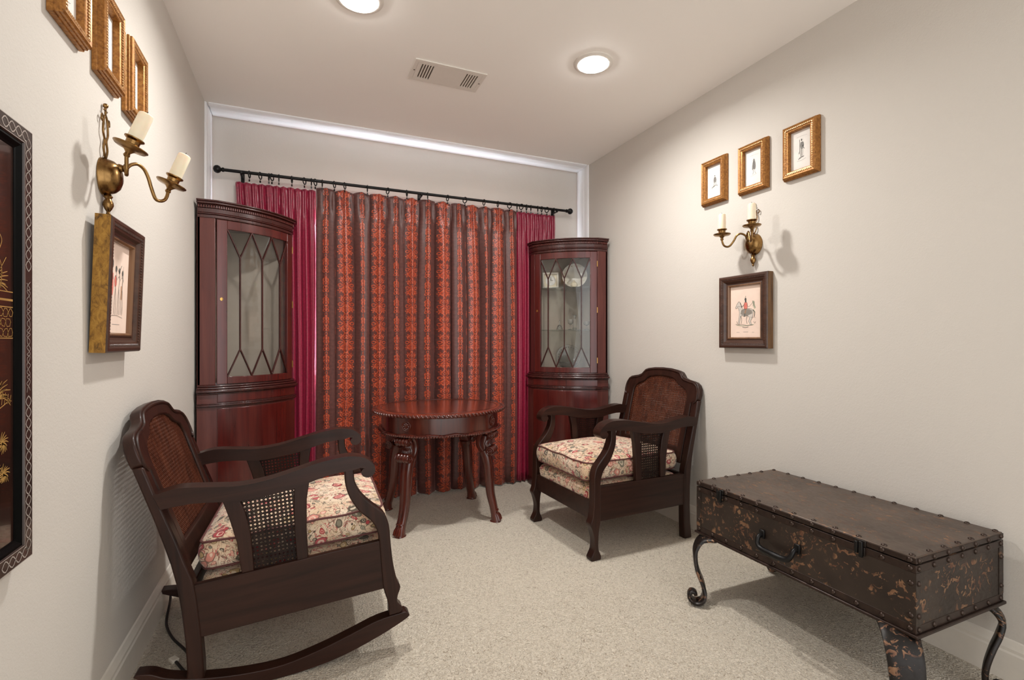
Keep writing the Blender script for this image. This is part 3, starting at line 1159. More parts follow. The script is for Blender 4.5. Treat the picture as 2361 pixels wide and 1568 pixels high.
for k in range(4):
    a = PI / 4 + k * PI / 2
    c = Vector((.352 * 1.008 * math.cos(a) * EX, .352 * 1.008 * math.sin(a) * EY, .600))
    mm = Matrix.Translation(c) @ Matrix.Rotation(a, 4, 'Z') @ Matrix.Rotation(PI / 2, 4, 'Y')
    m = MB()
    m.lathe([(.030, 0), (.030, .004), (.026, .006), (.022, .003), (.016, .003), (.010, .007), (.002, .008)], 24, mm)
    for q in range(8):
        m.ball(mm @ Vector((.015 * math.cos(q * PI / 4), .015 * math.sin(q * PI / 4), .005)), .005, 6)
    m.build('rosette', 'table_wood', tb)


def table_leg(ang, foot_r):
    lg = None
    c, s = math.cos(ang), math.sin(ang)

    def W(r, t, z):
        return (r * c - t * s, r * s + t * c, z)
    tang = (-s, c, 0)
    # lower shaft from the second scroll to the hoof foot
    sh = [(.286, .415), (.300, .38), (.312, .32), (.318, .24), (.326, .16), (.343, .09), (foot_r - .012, .045), (foot_r - .005, .012), (foot_r - .005, .0)]
    sh = cr(sh, 4)
    ws, hs = [], []
    for i in range(len(sh)):
        q = i / (len(sh) - 1)
        ws.append(.038 - .011 * min(1, q * 1.6) + (.005 * max(0, q - .75) * 4))
        hs.append(.032 - .010 * min(1, q * 1.6) + (.012 * max(0, q - .75) * 4))
    m = MB()
    m.sweep([W(r, 0, z) for r, z in sh], ws, hs, tang, 14, .75)
    lg = m.build('leg', 'table_wood', tb, angle=50)
    # toes
    m = MB()
    for t0 in (-.016, 0, .016):
        m.tube([W(foot_r - .002, t0 * .7, .055), W(foot_r + .014, t0, .032), W(foot_r + .021, t0 * 1.1, .010)], [.006, .009, .009], 8)
    m.sweep([W(foot_r - .012, 0, .058), W(foot_r - .014, 0, .064)], .027, .026, tang, 14)
    m.build('foot_carving', 'table_wood', lg)
    # C-scroll body between the two volutes
    cs = cr([(.335, .530), (.300, .536), (.268, .515), (.255, .478), (.262, .440), (.285, .412), (.310, .405)], 5)
    m = MB()
    n = len(cs)
    m.sweep([W(r, 0, z) for r, z in cs], [.034] * n, [.019 - .004 * abs(2 * i / n - 1) for i in range(n)], tang, 12, .7)
    m.build('scroll_body', 'table_wood', lg)
    # ribbed volutes
    for (r0, z0, rad) in ((.338, .512, .024), (.330, .420, .027)):
        m = MB()
        prof = []
        L = .042
        for i in range(25):
            q = i / 24
            prof.append((rad * (.86 + .16 * abs(math.sin(q * PI * 4))), -L + 2 * L * q))
        mm = Matrix.Translation(W(r0, 0, z0)) @ Matrix.Rotation(ang, 4, 'Z') @ Matrix.Rotation(PI / 2, 4, 'X')
        m.lathe(prof, 20, mm)
        for sg in (-1, 1):
            sp = []
            for i in range(26):
                th = i / 25 * 4.2 * PI
                rr = rad * (1 - i / 25 * .85)
                sp.append(tuple(mm @ Vector((rr * math.cos(th), rr * math.sin(th), sg * (L + .001)))))
            m.tube(sp, .0026, 6)
        m.build('volute', 'table_wood', lg)
    # acanthus leaf
    m = MB()
    m.sweep([W(.296, 0, .506), W(.288, 0, .478), W(.284, 0, .452), W(.292, 0, .424)], [.026, .031, .033, .030], [.020, .022, .022, .020], tang, 12, .7)
    for t0 in (-.026, -.017, -.0085, 0, .0085, .017, .026):
        m.tube(cr([W(.312, t0 * .35, .500), W(.314 - abs(t0) * .2, t0 * .8, .480), W(.308 - abs(t0) * .2, t0 * 1.1, .458), W(.316, t0 * 1.2, .440)], 4), [.004] * 4 + [.0062] * 5 + [.0045] * 4, 6)
    m.build('acanthus_leaf', 'table_wood', lg)


for ax_, ay_ in ((-.29, -.232), (.285, -.225), (.285, .235), (-.285, .235)):
    table_leg(math.atan2(ay_, ax_), math.hypot(ax_, ay_))


# ------------------------------------------------------------------ cane armchairs
def clip_line(p0, d, poly):
    ts = []
    n = len(poly)
    for i in range(n):
        a, b = poly[i], poly[(i + 1) % n]
        ex, ey = b[0] - a[0], b[1] - a[1]
        den = d[0] * ey - d[1] * ex
        if abs(den) < 1e-12:
            continue
        t = ((a[0] - p0[0]) * ey - (a[1] - p0[1]) * ex) / den
        s = ((a[0] - p0[0]) * d[1] - (a[1] - p0[1]) * d[0]) / den
        if 0 <= s < 1:
            ts.append(t)
    ts.sort()
    return [(ts[i], ts[i + 1]) for i in range(0, len(ts) - 1, 2) if ts[i + 1] - ts[i] > .002]


def cane_mesh(poly, f, pitch=.0125, wd=.0024, th=.0010):
    """woven strands clipped to poly; f(u, v, n) places a point"""
    m = MB()
    us = [p[0] for p in poly]
    vs = [p[1] for p in poly]
    u0, u1, v0, v1 = min(us), max(us), min(vs), max(vs)
    fam = []
    k = u0 - .001
    while k < u1:
        fam += [((k - .0016, v0), (0, 1), .0), ((k + .0016, v0), (0, 1), .0)]
        k += pitch
    k = v0 - .001
    while k < v1:
        fam += [((u0, k - .0016), (1, 0), .0007), ((u0, k + .0016), (1, 0), .0007)]
        k += pitch
    H = v1 - v0
    r2 = 1 / math.sqrt(2)
    k = u0 - (math.ceil(H / pitch) + .5) * pitch
    while k < u1 + H:
        fam += [((k, v0), (r2, r2), .0014), ((k - .002, v0), (-r2, r2), .0020)]
        k += pitch
    for p0, d, off in fam:
        for a, b in clip_line(p0, d, poly):
            A = (p0[0] + d[0] * a, p0[1] + d[1] * a)
            B = (p0[0] + d[0] * b, p0[1] + d[1] * b)
            nx, ny = -d[1] * wd / 2, d[0] * wd / 2
            q = [(A[0] + nx, A[1] + ny), (A[0] - nx, A[1] - ny), (B[0] - nx, B[1] - ny), (B[0] + nx, B[1] + ny)]
            vv = [f(p[0], p[1], off) for p in q] + [f(p[0], p[1], off + th) for p in q]
            m.add(vv, [(0, 1, 2, 3), (7, 6, 5, 4), (0, 4, 5, 1), (1, 5, 6, 2), (2, 6, 7, 3), (3, 7, 4, 0)])
    return m


ARM_TOP = [(-.060, .652), (.002, .662), (.085, .650), (.162, .638), (.243, .640), (.328, .654), (.416, .670), (.490, .674), (.530, .668), (.560, .655), (.582, .630), (.584, .606), (.566, .590), (.545, .595), (.537, .610), (.545, .622), (.553, .622)]
ARM_BOT = [(.536, .628), (.515, .624), (.484, .624), (.435, .621), (.388, .612), (.324, .598), (.245, .590), (.162, .588), (.106, .598), (.032, .608), (-.045, .606)]
FL_FRONT = [(.514, .626), (.516, .575), (.538, .525), (.573, .484), (.602, .451), (.615, .408), (.616, .34), (.618, .271), (.626, .208), (.636, .178), (.624, .148)]
FL_BACK = [(.484, .628), (.483, .575), (.494, .527), (.521, .475), (.558, .433), (.575, .389), (.578, .348), (.577, .248), (.578, .187), (.586, .148)]
RP_FRONT = [(.020, 0), (.023, .10), (.024, .20), (.022, .30), (.018, .37), (.002, .43), (-.014, .50), (-.036, .58), (-.058, .66), (-.078, .74)]
RP_BACK = [(-.108, .74), (-.088, .66), (-.068, .58), (-.050, .50), (-.036, .43), (-.026, .36), (-.021, .28), (-.019, .18), (-.022, .09), (-.032, 0)]


def chair(name, label, loc, rot, scale, rocker):
    root = thing(name, label, 'chair', loc, rot, None, scale)
    HW = .31
    for s in (1, -1):
        yo, yi = s * HW, s * (HW - .045)
        arm = cr(ARM_TOP, 3) + cr(ARM_BOT, 2)
        MB().prism(arm, lambda p: (p[0], s * (HW + .006), p[1]), lambda p: (p[0], s * (HW - .054), p[1])).build('armrest', 'espresso_wood', root, bevel=.006, seg=3)
        fb = .0
        if rocker:
            fr = FL_FRONT + [(.622, .125), (.637, .102), (.630, .086)]
            bk = FL_BACK + [(.590, .125), (.588, .086)]
        else:
            fr = FL_FRONT + [(.612, .10), (.614, .055), (.626, .030), (.634, .014), (.630, .0)]
            bk = FL_BACK + [(.590, .10), (.590, .055), (.580, .030), (.574, .014), (.578, .0)]
        leg = cr(fr, 3) + cr(bk, 3)[::-1]
        MB().prism(leg, lambda p: (p[0], yo, p[1]), lambda p: (p[0], yi, p[1])).build('front_leg', 'espresso_upright', root, bevel=.008, seg=3)
        rp = RP_FRONT + RP_BACK
        if rocker:
            rp = [(p[0], max(p[1], .052)) for p in rp]
        MB().prism(rp, lambda p: (p[0], yo, p[1]), lambda p: (p[0], yi, p[1])).build('rear_leg', 'espresso_upright', root, bevel=.006)
        MB().prism([(.012, .185), (.586, .185), (.586, .357), (.012, .352)], lambda p: (p[0], s * (HW - .006), p[1]), lambda p: (p[0], s * (HW - .028), p[1])).build('side_panel', 'espresso_wood', root, bevel=.002)
        for sl in ([(.323, .60), (.345, .604), (.372, .612), (.358, .55), (.349, .45), (.346, .352), (.311, .352), (.312, .45), (.316, .53)],
                   [(.112, .604), (.161, .596), (.175, .544), (.184, .475), (.184, .352), (.148, .352), (.143, .455), (.128, .537)]):
            MB().prism(sl, lambda p: (p[0], s * (HW - .010), p[1]), lambda p: (p[0], s * (HW - .036), p[1])).build('arm_slat', 'espresso_upright', root, bevel=.003)
        cp = [(.155, .595), (.172, .53), (.180, .45), (.180, .354), (.315, .354), (.316, .45), (.322, .53), (.330, .603), (.24, .597)]
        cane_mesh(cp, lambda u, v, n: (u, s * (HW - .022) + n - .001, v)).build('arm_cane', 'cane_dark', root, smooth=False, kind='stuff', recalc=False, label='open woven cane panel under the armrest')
        if rocker:
            xt = -.150 if s < 0 else -.236
            top = cr([(.645, .086), (.55, .083), (.455, .062), (.36, .042), (.246, .028), (.137, .036), (.02, .060), (xt * .45, .090), (xt * .75, .118), (xt, .128)], 4)
            bot = cr([(xt - .006, .122), (xt * .8, .092), (xt * .45, .052), (0, .020), (.12, -.003), (.21, -.011), (.30, -.013), (.418, -.004), (.546, .026), (.650, .062), (.655, .078)], 4)
            MB().prism(top + bot, lambda p: (p[0], s * (HW + .002), p[1]), lambda p: (p[0], s * (HW - .044), p[1])).build('rocker_runner', 'espresso_wood', root, bevel=.005)
    # rails
    MB().box(.586, .612, -.268, .268, .190, .282).build('front_rail', 'espresso_wood', root, bevel=.003)
    MB().box(-.012, .012, -.268, .268, .190, .345).build('rear_rail', 'espresso_wood', root, bevel=.003)
    # back, built in its own leaning plane
    th = math.atan2(.117, .47)
    st, ct = math.sin(th), math.cos(th)

    def BK(y, wv, n):          # n: toward the sitter
        return (.004 - wv * st + n * ct, y, .345 + wv * ct + n * st)
    half = [(.262, .050), (.262, .250), (.262, .385), (.270, .392), (.292, .400), (.305, .412), (.308, .440), (.304, .470), (.290, .494), (.268, .508), (.240, .514), (.205, .520), (.178, .530), (.165, .545), (.150, .560), (.125, .568), (.07, .576), (0, .579)]
    inn = [(.222, .135), (.222, .250), (.224, .385), (.2245, .392), (.2245, .400), (.224, .410), (.222, .425), (.216, .442), (.205, .456), (.188, .466), (.170, .473), (.150, .480), (.137, .489), (.127, .500), (.112, .510), (.092, .517), (.05, .523), (0, .526)]
    outer = half + [(-a, b) for a, b in half[-2::-1]]
    inner = inn + [(-a, b) for a, b in inn[-2::-1]]
    MB().ring(outer, inner, lambda p: BK(p[0], p[1], -.017), lambda p: BK(p[0], p[1], .017)).build('back_frame', 'espresso_upright', root, bevel=.006, seg=3)
    # raised bead following the crest
    bead = [(a * .965 if a > .2 else a * .96, b - .012) for a, b in half[4:]]
    bead = bead + [(-a, b) for a, b in bead[-2::-1]]
    bead = cr(bead, 2)
    MB().sweep([BK(a, b, .017) for a, b in bead], .006, .006, (ct, 0, st), 8).build('crest_bead', 'espresso_upright', root)
    MB().box(-.005, .016, -.222, .222, .425, .475).build('back_rail', 'espresso_wood', root, bevel=.003) if False else None
    cp = [(a * 1.012, b + (.004 if b > .3 else -.004)) for a, b in inner]
    for off in (.004,):
        cane_mesh(cp, lambda u, v, n: BK(u, v, off + n), .0122, .0022).build('back_cane', 'cane', root, smooth=False, kind='stuff', recalc=False, label='brown woven cane panel in the chair back')
    # upholstered deck and loose cushion
    m = MB()

    def cushion(x0, x1, y0, y1, z0, z1, crown, bulge, nx=18, ny=18, nz=5, seed=1):
        rnd = random.Random(seed)
        bm = bmesh.new()
        idx = {}
        mb = MB()

        def P(u, v, wv):
            X, Y, Z = 2 * u - 1, 2 * v - 1, 2 * wv - 1
            cz = crown * (1 - X * X) ** .7 * (1 - Y * Y) ** .7 if abs(X) < 1 and abs(Y) < 1 else 0
            x = (x0 + x1) / 2 + X * (x1 - x0) / 2 + X * bulge * (1 - Z * Z)
            y = (y0 + y1) / 2 + Y * (y1 - y0) / 2 + Y * bulge * (1 - Z * Z)
            k = max(abs(X), abs(Y))
            sag_ = .010 * max(0, k - .8) / .2 * (1 if Z > 0 else -1) * abs(Z)
            z = (z0 + z1) / 2 + Z * (z1 - z0) / 2 + (cz if Z > 0 else 0) * abs(Z) - sag_
            z += .0025 * math.sin(x * 40 + seed) * math.sin(y * 33 + seed * 2) * (Z > 0)
            # rounded plan corners
            if abs(X) > .9 and abs(Y) > .9:
                e = ((abs(X) - .9) / .1) * ((abs(Y) - .9) / .1)
                x -= math.copysign(.010 * e, X)
                y -= math.copysign(.010 * e, Y)
            return (x, y, z)

        def vid(i, j, k):
            key = (i, j, k)
            if key not in idx:
                idx[key] = len(mb.v)
                mb.v.append(P(i / nx, j / ny, k / nz))
            return idx[key]
        for i in range(nx):
            for j in range(ny):
                for k in (0, nz):
                    mb.f.append((vid(i, j, k), vid(i + 1, j, k), vid(i + 1, j + 1, k), vid(i, j + 1, k)))
        for k in range(nz):
            for i in range(nx):
                for j in (0, ny):
                    mb.f.append((vid(i, j, k), vid(i + 1, j, k), vid(i + 1, j, k + 1), vid(i, j, k + 1)))
            for j in range(ny):
                for i in (0, nx):
                    mb.f.append((vid(i, j, k), vid(i, j + 1, k), vid(i, j + 1, k + 1), vid(i, j, k + 1)))

        def edge(k):
            pts = [P(i / nx, 0, k) for i in range(nx)] + [P(1, j / ny, k) for j in range(ny)] + [P(1 - i / nx, 1, k) for i in range(nx)] + [P(0, 1 - j / ny, k) for j in range(ny)]
            return pts
        bm.free()
        return mb, edge
    mb, edge = cushion(.03, .600, -.258, .258, .262, .352, .012, .008, seed=3)
    dk = mb.build('seat_deck', 'tapestry', root, angle=75)
    MB().tube(edge(.72), .0035, 6, True).build('piping', 'tapestry', dk)
    if rocker:
        x0, x1, zc = .030, .606, .362
    else:
        x0, x1, zc = .022, .622, .364
    mb, edge = cushion(x0, x1, -.252, .252, zc, zc + .105, .030, .010, seed=5)
    cu = mb.build('seat_cushion', 'tapestry', root, angle=75)
    for k in (1, 0):
        MB().tube(edge(k), .0042, 6, True).build('piping', 'piping_dark', cu)
    return root


chair('cane_armchair', 'dark wood cane-back armchair on cabriole legs with tapestry cushion', (1.898, 2.362, 0), (0, 0, PI + .058), 1.0, False)
chair('rocking_chair', 'dark wood cane-back rocking chair with tapestry cushion, on curved runners', (-.281, 2.018, -.006), (0, -.085, -.024), .97, True)


# ------------------------------------------------------------------ metal trunk on scrolled legs
GX0, GX1, GY0, GY1, GZ0, GZ1 = 1.560, 2.020, .800, 1.615, .252, .470
gc = ((GX0 + GX1) / 2, (GY0 + GY1) / 2)
tr = thing('metal_trunk', 'low dark riveted metal trunk on scrolled legs against the wall', 'trunk', (gc[0], gc[1], 0))
hx, hy = (GX1 - GX0) / 2, (GY1 - GY0) / 2
MB().box(-hx, hx, -hy, hy, GZ0 + .004, .447).build('body', 'trunk_metal', tr, bevel=.002)
lid = MB().box(-hx, hx, -hy, hy, .4495, GZ1).build('lid', 'trunk_top', tr, bevel=.003)
MB().box(-hx - .008, hx + .006, -hy - .008, hy + .008, GZ0 - .006, GZ0 + .004).build('base_plate', 'trunk_band', tr, bevel=.003)


def band(name, z0, z1, out):
    MB().ring([(-hx - out, -hy - out), (hx + out, -hy - out), (hx + out, hy + out), (-hx - out, hy + out)],
              [(-hx + .006, -hy + .006), (hx - .006, -hy + .006), (hx - .006, hy - .006), (-hx + .006, hy - .006)],
              lambda p: (p[0], p[1], z0), lambda p: (p[0], p[1], z1)).build(name, 'trunk_band', tr, bevel=.001)


band('lid_band', .4515, .4665, .0016)
band('rim_band', .425, .4465, .0012)
band('foot_band', GZ0 + .004, .279, .0012)
for cxs in (-1, 1):
    for cys in (-1, 1):
        m = MB()
        X, Y = cxs * hx, cys * hy
        m.box(min(X + cxs * .0012, X - cxs * .024), max(X + cxs * .0012, X - cxs * .024), min(Y, Y + cys * .0014), max(Y, Y + cys * .0014), .279, .425)
        m.box(min(X, X + cxs * .0014), max(X, X + cxs * .0014), min(Y + cys * .0012, Y - cys * .024), max(Y + cys * .0012, Y - cys * .024), .279, .425)
        m.build('corner_strap', 'trunk_metal', tr)
rv = None
rprof = [(.0080, 0), (.0078, .0016), (.0060, .0036), (.0030, .0050), (.0005, .0054)]


def rivet(p, rot, parent=None):
    global rv
    if rv is None:
        rv = MB().lathe(rprof, 10).build('rivet', 'rivet_metal', tr)
        rv.location = p
        rv.rotation_euler = rot
    else:
        inst(rv, tr, p, rot)


NX, NY = 7, 12
fy = [-hy + .014 + (2 * hy - .028) * i / (NY - 1) for i in range(NY)]
fx = [-hx + .014 + (2 * hx - .028) * i / (NX - 1) for i in range(NX)]
rF, rE = (0, -PI / 2, 0), (PI / 2, 0, 0)
for y in fy:
    rivet((-hx - .0016, y, .459), rF)
    rivet((-hx - .0012, y, .436), rF)
    rivet((-hx - .0012, y, .267), rF)
    rivet((-hx + .010, y, GZ1), (0, 0, 0))
    rivet((hx - .010, y, GZ1), (0, 0, 0))
for x in fx:
    rivet((x, -hy - .0016, .459), rE)
    rivet((x, -hy - .0012, .436), rE)
    rivet((x, -hy - .0012, .267), rE)
for x in fx[1:-1]:
    rivet((x, -hy + .010, GZ1), (0, 0, 0))
    rivet((x, hy - .010, GZ1), (0, 0, 0))
for z in (.305, .395):
    for cys in (-1, 1):
        rivet((-hx - .0012, cys * (hy - .012), z), rF)
    rivet((-hx + .012, -hy - .0014, z), rE)
    rivet((hx - .012, -hy - .0014, z), rE)
# latches and handle on the front
for ly in (1.487 - gc[1], .946 - gc[1]):
    m = MB()
    m.box(-hx - .006, -hx, ly - .018, ly + .018, .449, .467)
    m.box(-hx - .005, -hx, ly - .015, ly + .015, .420, .4465)
    la = m.build('latch', 'trunk_leg', tr, bevel=.0015)
    MB().box(-hx - .013, -hx - .005, ly - .012, ly - .001, .416, .464).build('hasp', 'black_iron', la, bevel=.002)
    MB().box(-hx - .010, -hx - .005, ly + .003, ly + .013, .424, .460).build('hook_plate', 'black_iron', la, bevel=.002)
h0, h1 = 1.289 - gc[1], 1.150 - gc[1]
hd = cr([(-hx - .006, h0, .356), (-hx - .022, h0, .352), (-hx - .032, h0 - .004, .332), (-hx - .036, h0 - .022, .318), (-hx - .038, (h0 + h1) / 2, .316),
         (-hx - .036, h1 + .022, .318), (-hx - .032, h1 + .004, .332), (-hx - .022, h1, .352), (-hx - .006, h1, .356)], 4)
m = MB()
n = len(hd)
m.tube(hd, [.0078 + .0040 * max(0, 1 - abs(2 * i / (n - 1) - 1) * 1.8) for i in range(n)], 10)
hob = m.build('handle', 'black_iron', tr)
for yy in (h0, h1):
    MB().box(-hx - .008, -hx, yy - .011, yy + .011, .342, .374).build('handle_mount', 'black_iron', hob, bevel=.003)


def trunk_leg(my, back):
    if not back and my < 0:
        path = [(1.590, .866, .246), (1.550, .832, .236), (1.522, .806, .200), (1.512, .796, .160), (1.506, .791, .120), (1.501, .795, .078),
                (1.494, .800, .045), (1.482, .795, .021), (1.464, .780, .0125), (1.452, .768, .028), (1.457, .771, .048), (1.466, .780, .050), (1.468, .784, .038)]
        path = [(p[0], 2 * gc[1] - p[1], p[2]) for p in path]
        B = Vector((.65, .76, 0))
    elif back and my < 0:
        path = [(1.965, .842, .246), (1.985, .812, .236), (1.990, .790, .205), (1.972, .788, .170), (1.935, .790, .130), (1.915, .795, .085),
                (1.908, .796, .045), (1.906, .786, .021), (1.904, .768, .0125), (1.902, .754, .028), (1.903, .757, .048), (1.904, .768, .050), (1.905, .772, .040)]
        path = [(p[0], 2 * gc[1] - p[1], p[2]) for p in path]
        B = Vector((.92, -.38, 0))
    elif not back:
        path = [(1.590, 1.540, .246), (1.550, 1.574, .236), (1.520, 1.580, .200), (1.511, 1.574, .160), (1.507, 1.558, .120), (1.508, 1.532, .078),
                (1.502, 1.516, .045), (1.486, 1.513, .021), (1.466, 1.528, .0125), (1.451, 1.545, .028), (1.455, 1.543, .048), (1.466, 1.532, .050), (1.469, 1.528, .038)]
        B = Vector((.65, .76, 0))
    else:
        path = [(1.985, 1.560, .246), (1.995, 1.590, .236), (2.003, 1.612, .200), (2.004, 1.614, .160), (2.000, 1.600, .120), (1.995, 1.580, .078),
                (1.993, 1.570, .045), (1.993, 1.578, .021), (1.996, 1.598, .0125), (1.998, 1.616, .028), (1.997, 1.612, .048), (1.996, 1.600, .050), (1.995, 1.596, .040)]
        B = Vector((.98, -.2, 0))
    pts = []
    for p in path:
        y = p[1] - gc[1]
        pts.append((p[0] - gc[0], y * my, p[2]))
    B.y *= my
    pts = cr(pts, 4)
    n = len(pts)
    ws = []
    for i in range(n):
        q = i / (n - 1)
        ws.append(.047 * (1 - q * .45) if q < .5 else .036 * (1 - (q - .5) * 1.15))
    if back:
        ws = [x_ * .62 for x_ in ws]
    hs = [.0095 * (1 - .25 * i / n) for i in range(n)]
    m = MB()
    m.sweep(pts, ws, hs, B, 14, .55)
    lg = m.build('leg', 'trunk_leg', tr, angle=50)
    tp = pts[0]
    MB().box(tp[0] - .03, tp[0] + .012, tp[1] - .03, tp[1] + .03, GZ0 - .010, GZ0 - .005).build('mount_plate', 'black_iron', lg)


for my in (1, -1):
    trunk_leg(my, False)
    trunk_leg(my, True)


# ------------------------------------------------------------------ wall pictures; local x right, z up, front toward -y
def frame_mesh(W_, H_, prof):
    """prof: list of (inset from the outer edge, distance out of the wall)"""
    m = MB()
    k = len(prof)
    vs = []
    for cxs, czs in ((-1, -1), (1, -1), (1, 1), (-1, 1)):
        for i_, d in prof:
            vs.append((cxs * (W_ / 2 - i_), -d, czs * (H_ / 2 - i_)))
    fs = []
    for c in range(4):
        d = (c + 1) % 4
        for i in range(k):
            j_ = (i + 1) % k
            fs.append((c * k + i, c * k + j_, d * k + j_, d * k + i))
    m.add(vs, fs)
    return m


def beads(W_, H_, inset, d, step, r, slant=.6, long=1.4):
    m = MB()
    w2, h2 = W_ / 2 - inset, H_ / 2 - inset
    for ax2, L, fix in (('x', w2, h2), ('z', h2, w2)):
        nn = int(2 * L / step)
        for sg in (-1, 1):
            for i in range(nn):
                t_ = -L + (i + .5) * 2 * L / nn
                c = (t_, -d, sg * fix) if ax2 == 'x' else (sg * fix, -d, t_)
                rt = Matrix.Rotation(slant + (PI / 2 if ax2 == 'z' else 0), 4, 'Y')
                m.ball(c, r, 6, rt, .7, .6, long)
    return m


def strokes(parent, name, mat, lines, y, blobs=(), polys=()):
    m = MB()
    for pts, wd in lines:
        m.ribbon(cr(pts, 4) if len(pts) > 2 else pts, wd, y)
    for c, rx, rz in blobs:
        m.blob(c, rx, rz, y)
    for pg in polys:
        m.add([(p[0], y, p[1]) for p in pg], [tuple(range(len(pg)))])
    return m.build(name, mat, parent, smooth=False, recalc=False)


def hatch(poly, step, slope=1.2):
    """thin parallel pencil lines clipped to a shape"""
    us = [p[0] for p in poly]
    vs = [p[1] for p in poly]
    d = Vector((1, slope)).normalized()
    out = []
    k = min(vs) - slope * (max(us) - min(us))
    while k < max(vs):
        p0 = (min(us), k)
        for a_, b_ in clip_line(p0, d, poly):
            out.append(([(p0[0] + d.x * a_, p0[1] + d.y * a_), (p0[0] + d.x * b_, p0[1] + d.y * b_)], .0007))
        k += step
    return out


def soldier(parent, k, ys):
    """small pencil figure, three poses"""
    if k == 0:      # seated, pole beside
        coat = [(-.006, .022), (.005, .022), (.009, .008), (.007, -.004), (-.008, -.004), (-.009, .010)]
        dark = [([(-.006, -.004), (-.008, -.014), (-.011, -.022)], .0014), ([(.000, -.004), (.000, -.014), (-.002, -.022)], .0014), ([(.006, -.002), (.008, -.012), (.010, -.020)], .0014),
                ([(-.022, -.032), (-.010, -.025), (.006, -.022), (.020, -.027)], .0022), ([(-.018, -.029), (.0, -.026)], .0014)]
        pale = [([(-.020, .034), (-.020, .0), (-.021, -.030)], .0008), ([(-.024, -.036), (.0, -.034), (.026, -.030)], .0008)]
        hat = [((-.0005, .030), .0028, .0032)]
    elif k == 1:    # cloaked, walking
        coat = [(-.004, .034), (.004, .034), (.008, .020), (.010, .002), (.007, -.010), (-.003, -.008), (-.010, -.010), (-.009, .012)]
        dark = [([(-.006, .036), (.0, .038), (.006, .036)], .0018), ([(-.002, .040), (.002, .040)], .0030), ([(.001, .034), (.000, .012), (.002, -.008)], .0008)]
        pale = [([(-.004, -.010), (-.004, -.024), (-.007, -.033)], .0024), ([(.004, -.010), (.006, -.024), (.011, -.033)], .0016), ([(-.020, -.042), (.0, -.037), (.016, -.034)], .0008)]
        hat = []
    else:           # standing with musket
        coat = [(-.005, .034), (.006, .034), (.009, .024), (.007, .006), (-.004, .006), (-.006, .020)]
        dark = [([(-.010, .048), (-.009, .020), (-.010, -.008)], .0016), ([(-.010, -.006), (-.012, -.016)], .0026), ([(-.003, .006), (-.004, -.012), (-.004, -.030)], .0012),
                ([(.000, .006), (-.001, -.012), (-.001, -.030)], .0010), ([(.005, .006), (.005, -.012), (.004, -.030)], .0012), ([(.006, .030), (.010, .018), (.004, .012)], .0012), ([(.006, .012), (.014, .000)], .0016),
                ([(-.016, -.040), (-.005, -.032), (.012, -.031)], .0014), ([(-.012, -.038), (.002, -.034), (.010, -.033)], .0012)]
        pale = [([(-.022, -.046), (.0, -.047), (.02, -.042)], .0008)]
        hat = [((.0, .0435), .0026, .0048), ((.007, .016), .0026, .0034)]
    pale += [([(-.024, .060), (.0, .061), (.026, .059)], .0006)]
    pale += hatch(coat, .0018) + [(coat + coat[:1], .0009)]
    strokes(parent, 'pencil_shading', 'ink_grey', pale, ys)
    strokes(parent, 'pencil_figure', 'ink_dark', dark, ys - .0003, hat)


def small_picture(loc, rz, k, label, group, W_=.168, H_=.243):
    r = thing('gilt_picture', label, 'picture', loc, (0, 0, rz), group)
    prof = [(0, .001), (0, .012), (.003, .014), (.003, .020), (.0055, .022), (.0055, .027), (.010, .031), (.016, .029), (.024, .027), (.030, .026), (.033, .024), (.033, .004), (.020, .001)]
    frame_mesh(W_, H_, prof).build('frame', 'gilt', r, smooth=False)
    beads(W_, H_, .0200, .0285, .0078, .0046).build('beaded_moulding', 'gilt_bead', r, kind='stuff')
    MB().box(-W_ / 2 + .02, W_ / 2 - .02, -.007, -.001, -H_ / 2 + .02, H_ / 2 - .02).build('print', 'paper_white', r, smooth=False)
    soldier(r, k, -.0074)
    return r


gl_ = 'small gilt pictures on the wall above the trunk'
RW, LW = -PI / 2, PI / 2
small_picture((XR, 1.985, 1.930), RW, 0, 'small gilt framed sketch of a seated figure beside a pole', gl_)
small_picture((XR, 1.738, 1.925), RW, 1, 'small gilt framed sketch of a cloaked man, above the brass sconce', gl_)
small_picture((XR, 1.488, 1.922), RW, 2, 'small gilt framed sketch of a soldier holding a musket', gl_)
gl_ = 'small gilt pictures on the wall with the lacquer panel'
small_picture((XL, 1.463, 1.915), LW, 2, 'small gilt framed sketch hung farthest from the sconce on the lacquer panel wall', gl_)
small_picture((XL, 1.712, 1.912), LW, 1, 'small gilt framed sketch of a grey figure, middle of three by the lacquer panel', gl_)
small_picture((XL, 1.945, 1.905), LW, 0, 'small gilt framed sketch just above the candles, on the lacquer panel wall', gl_)


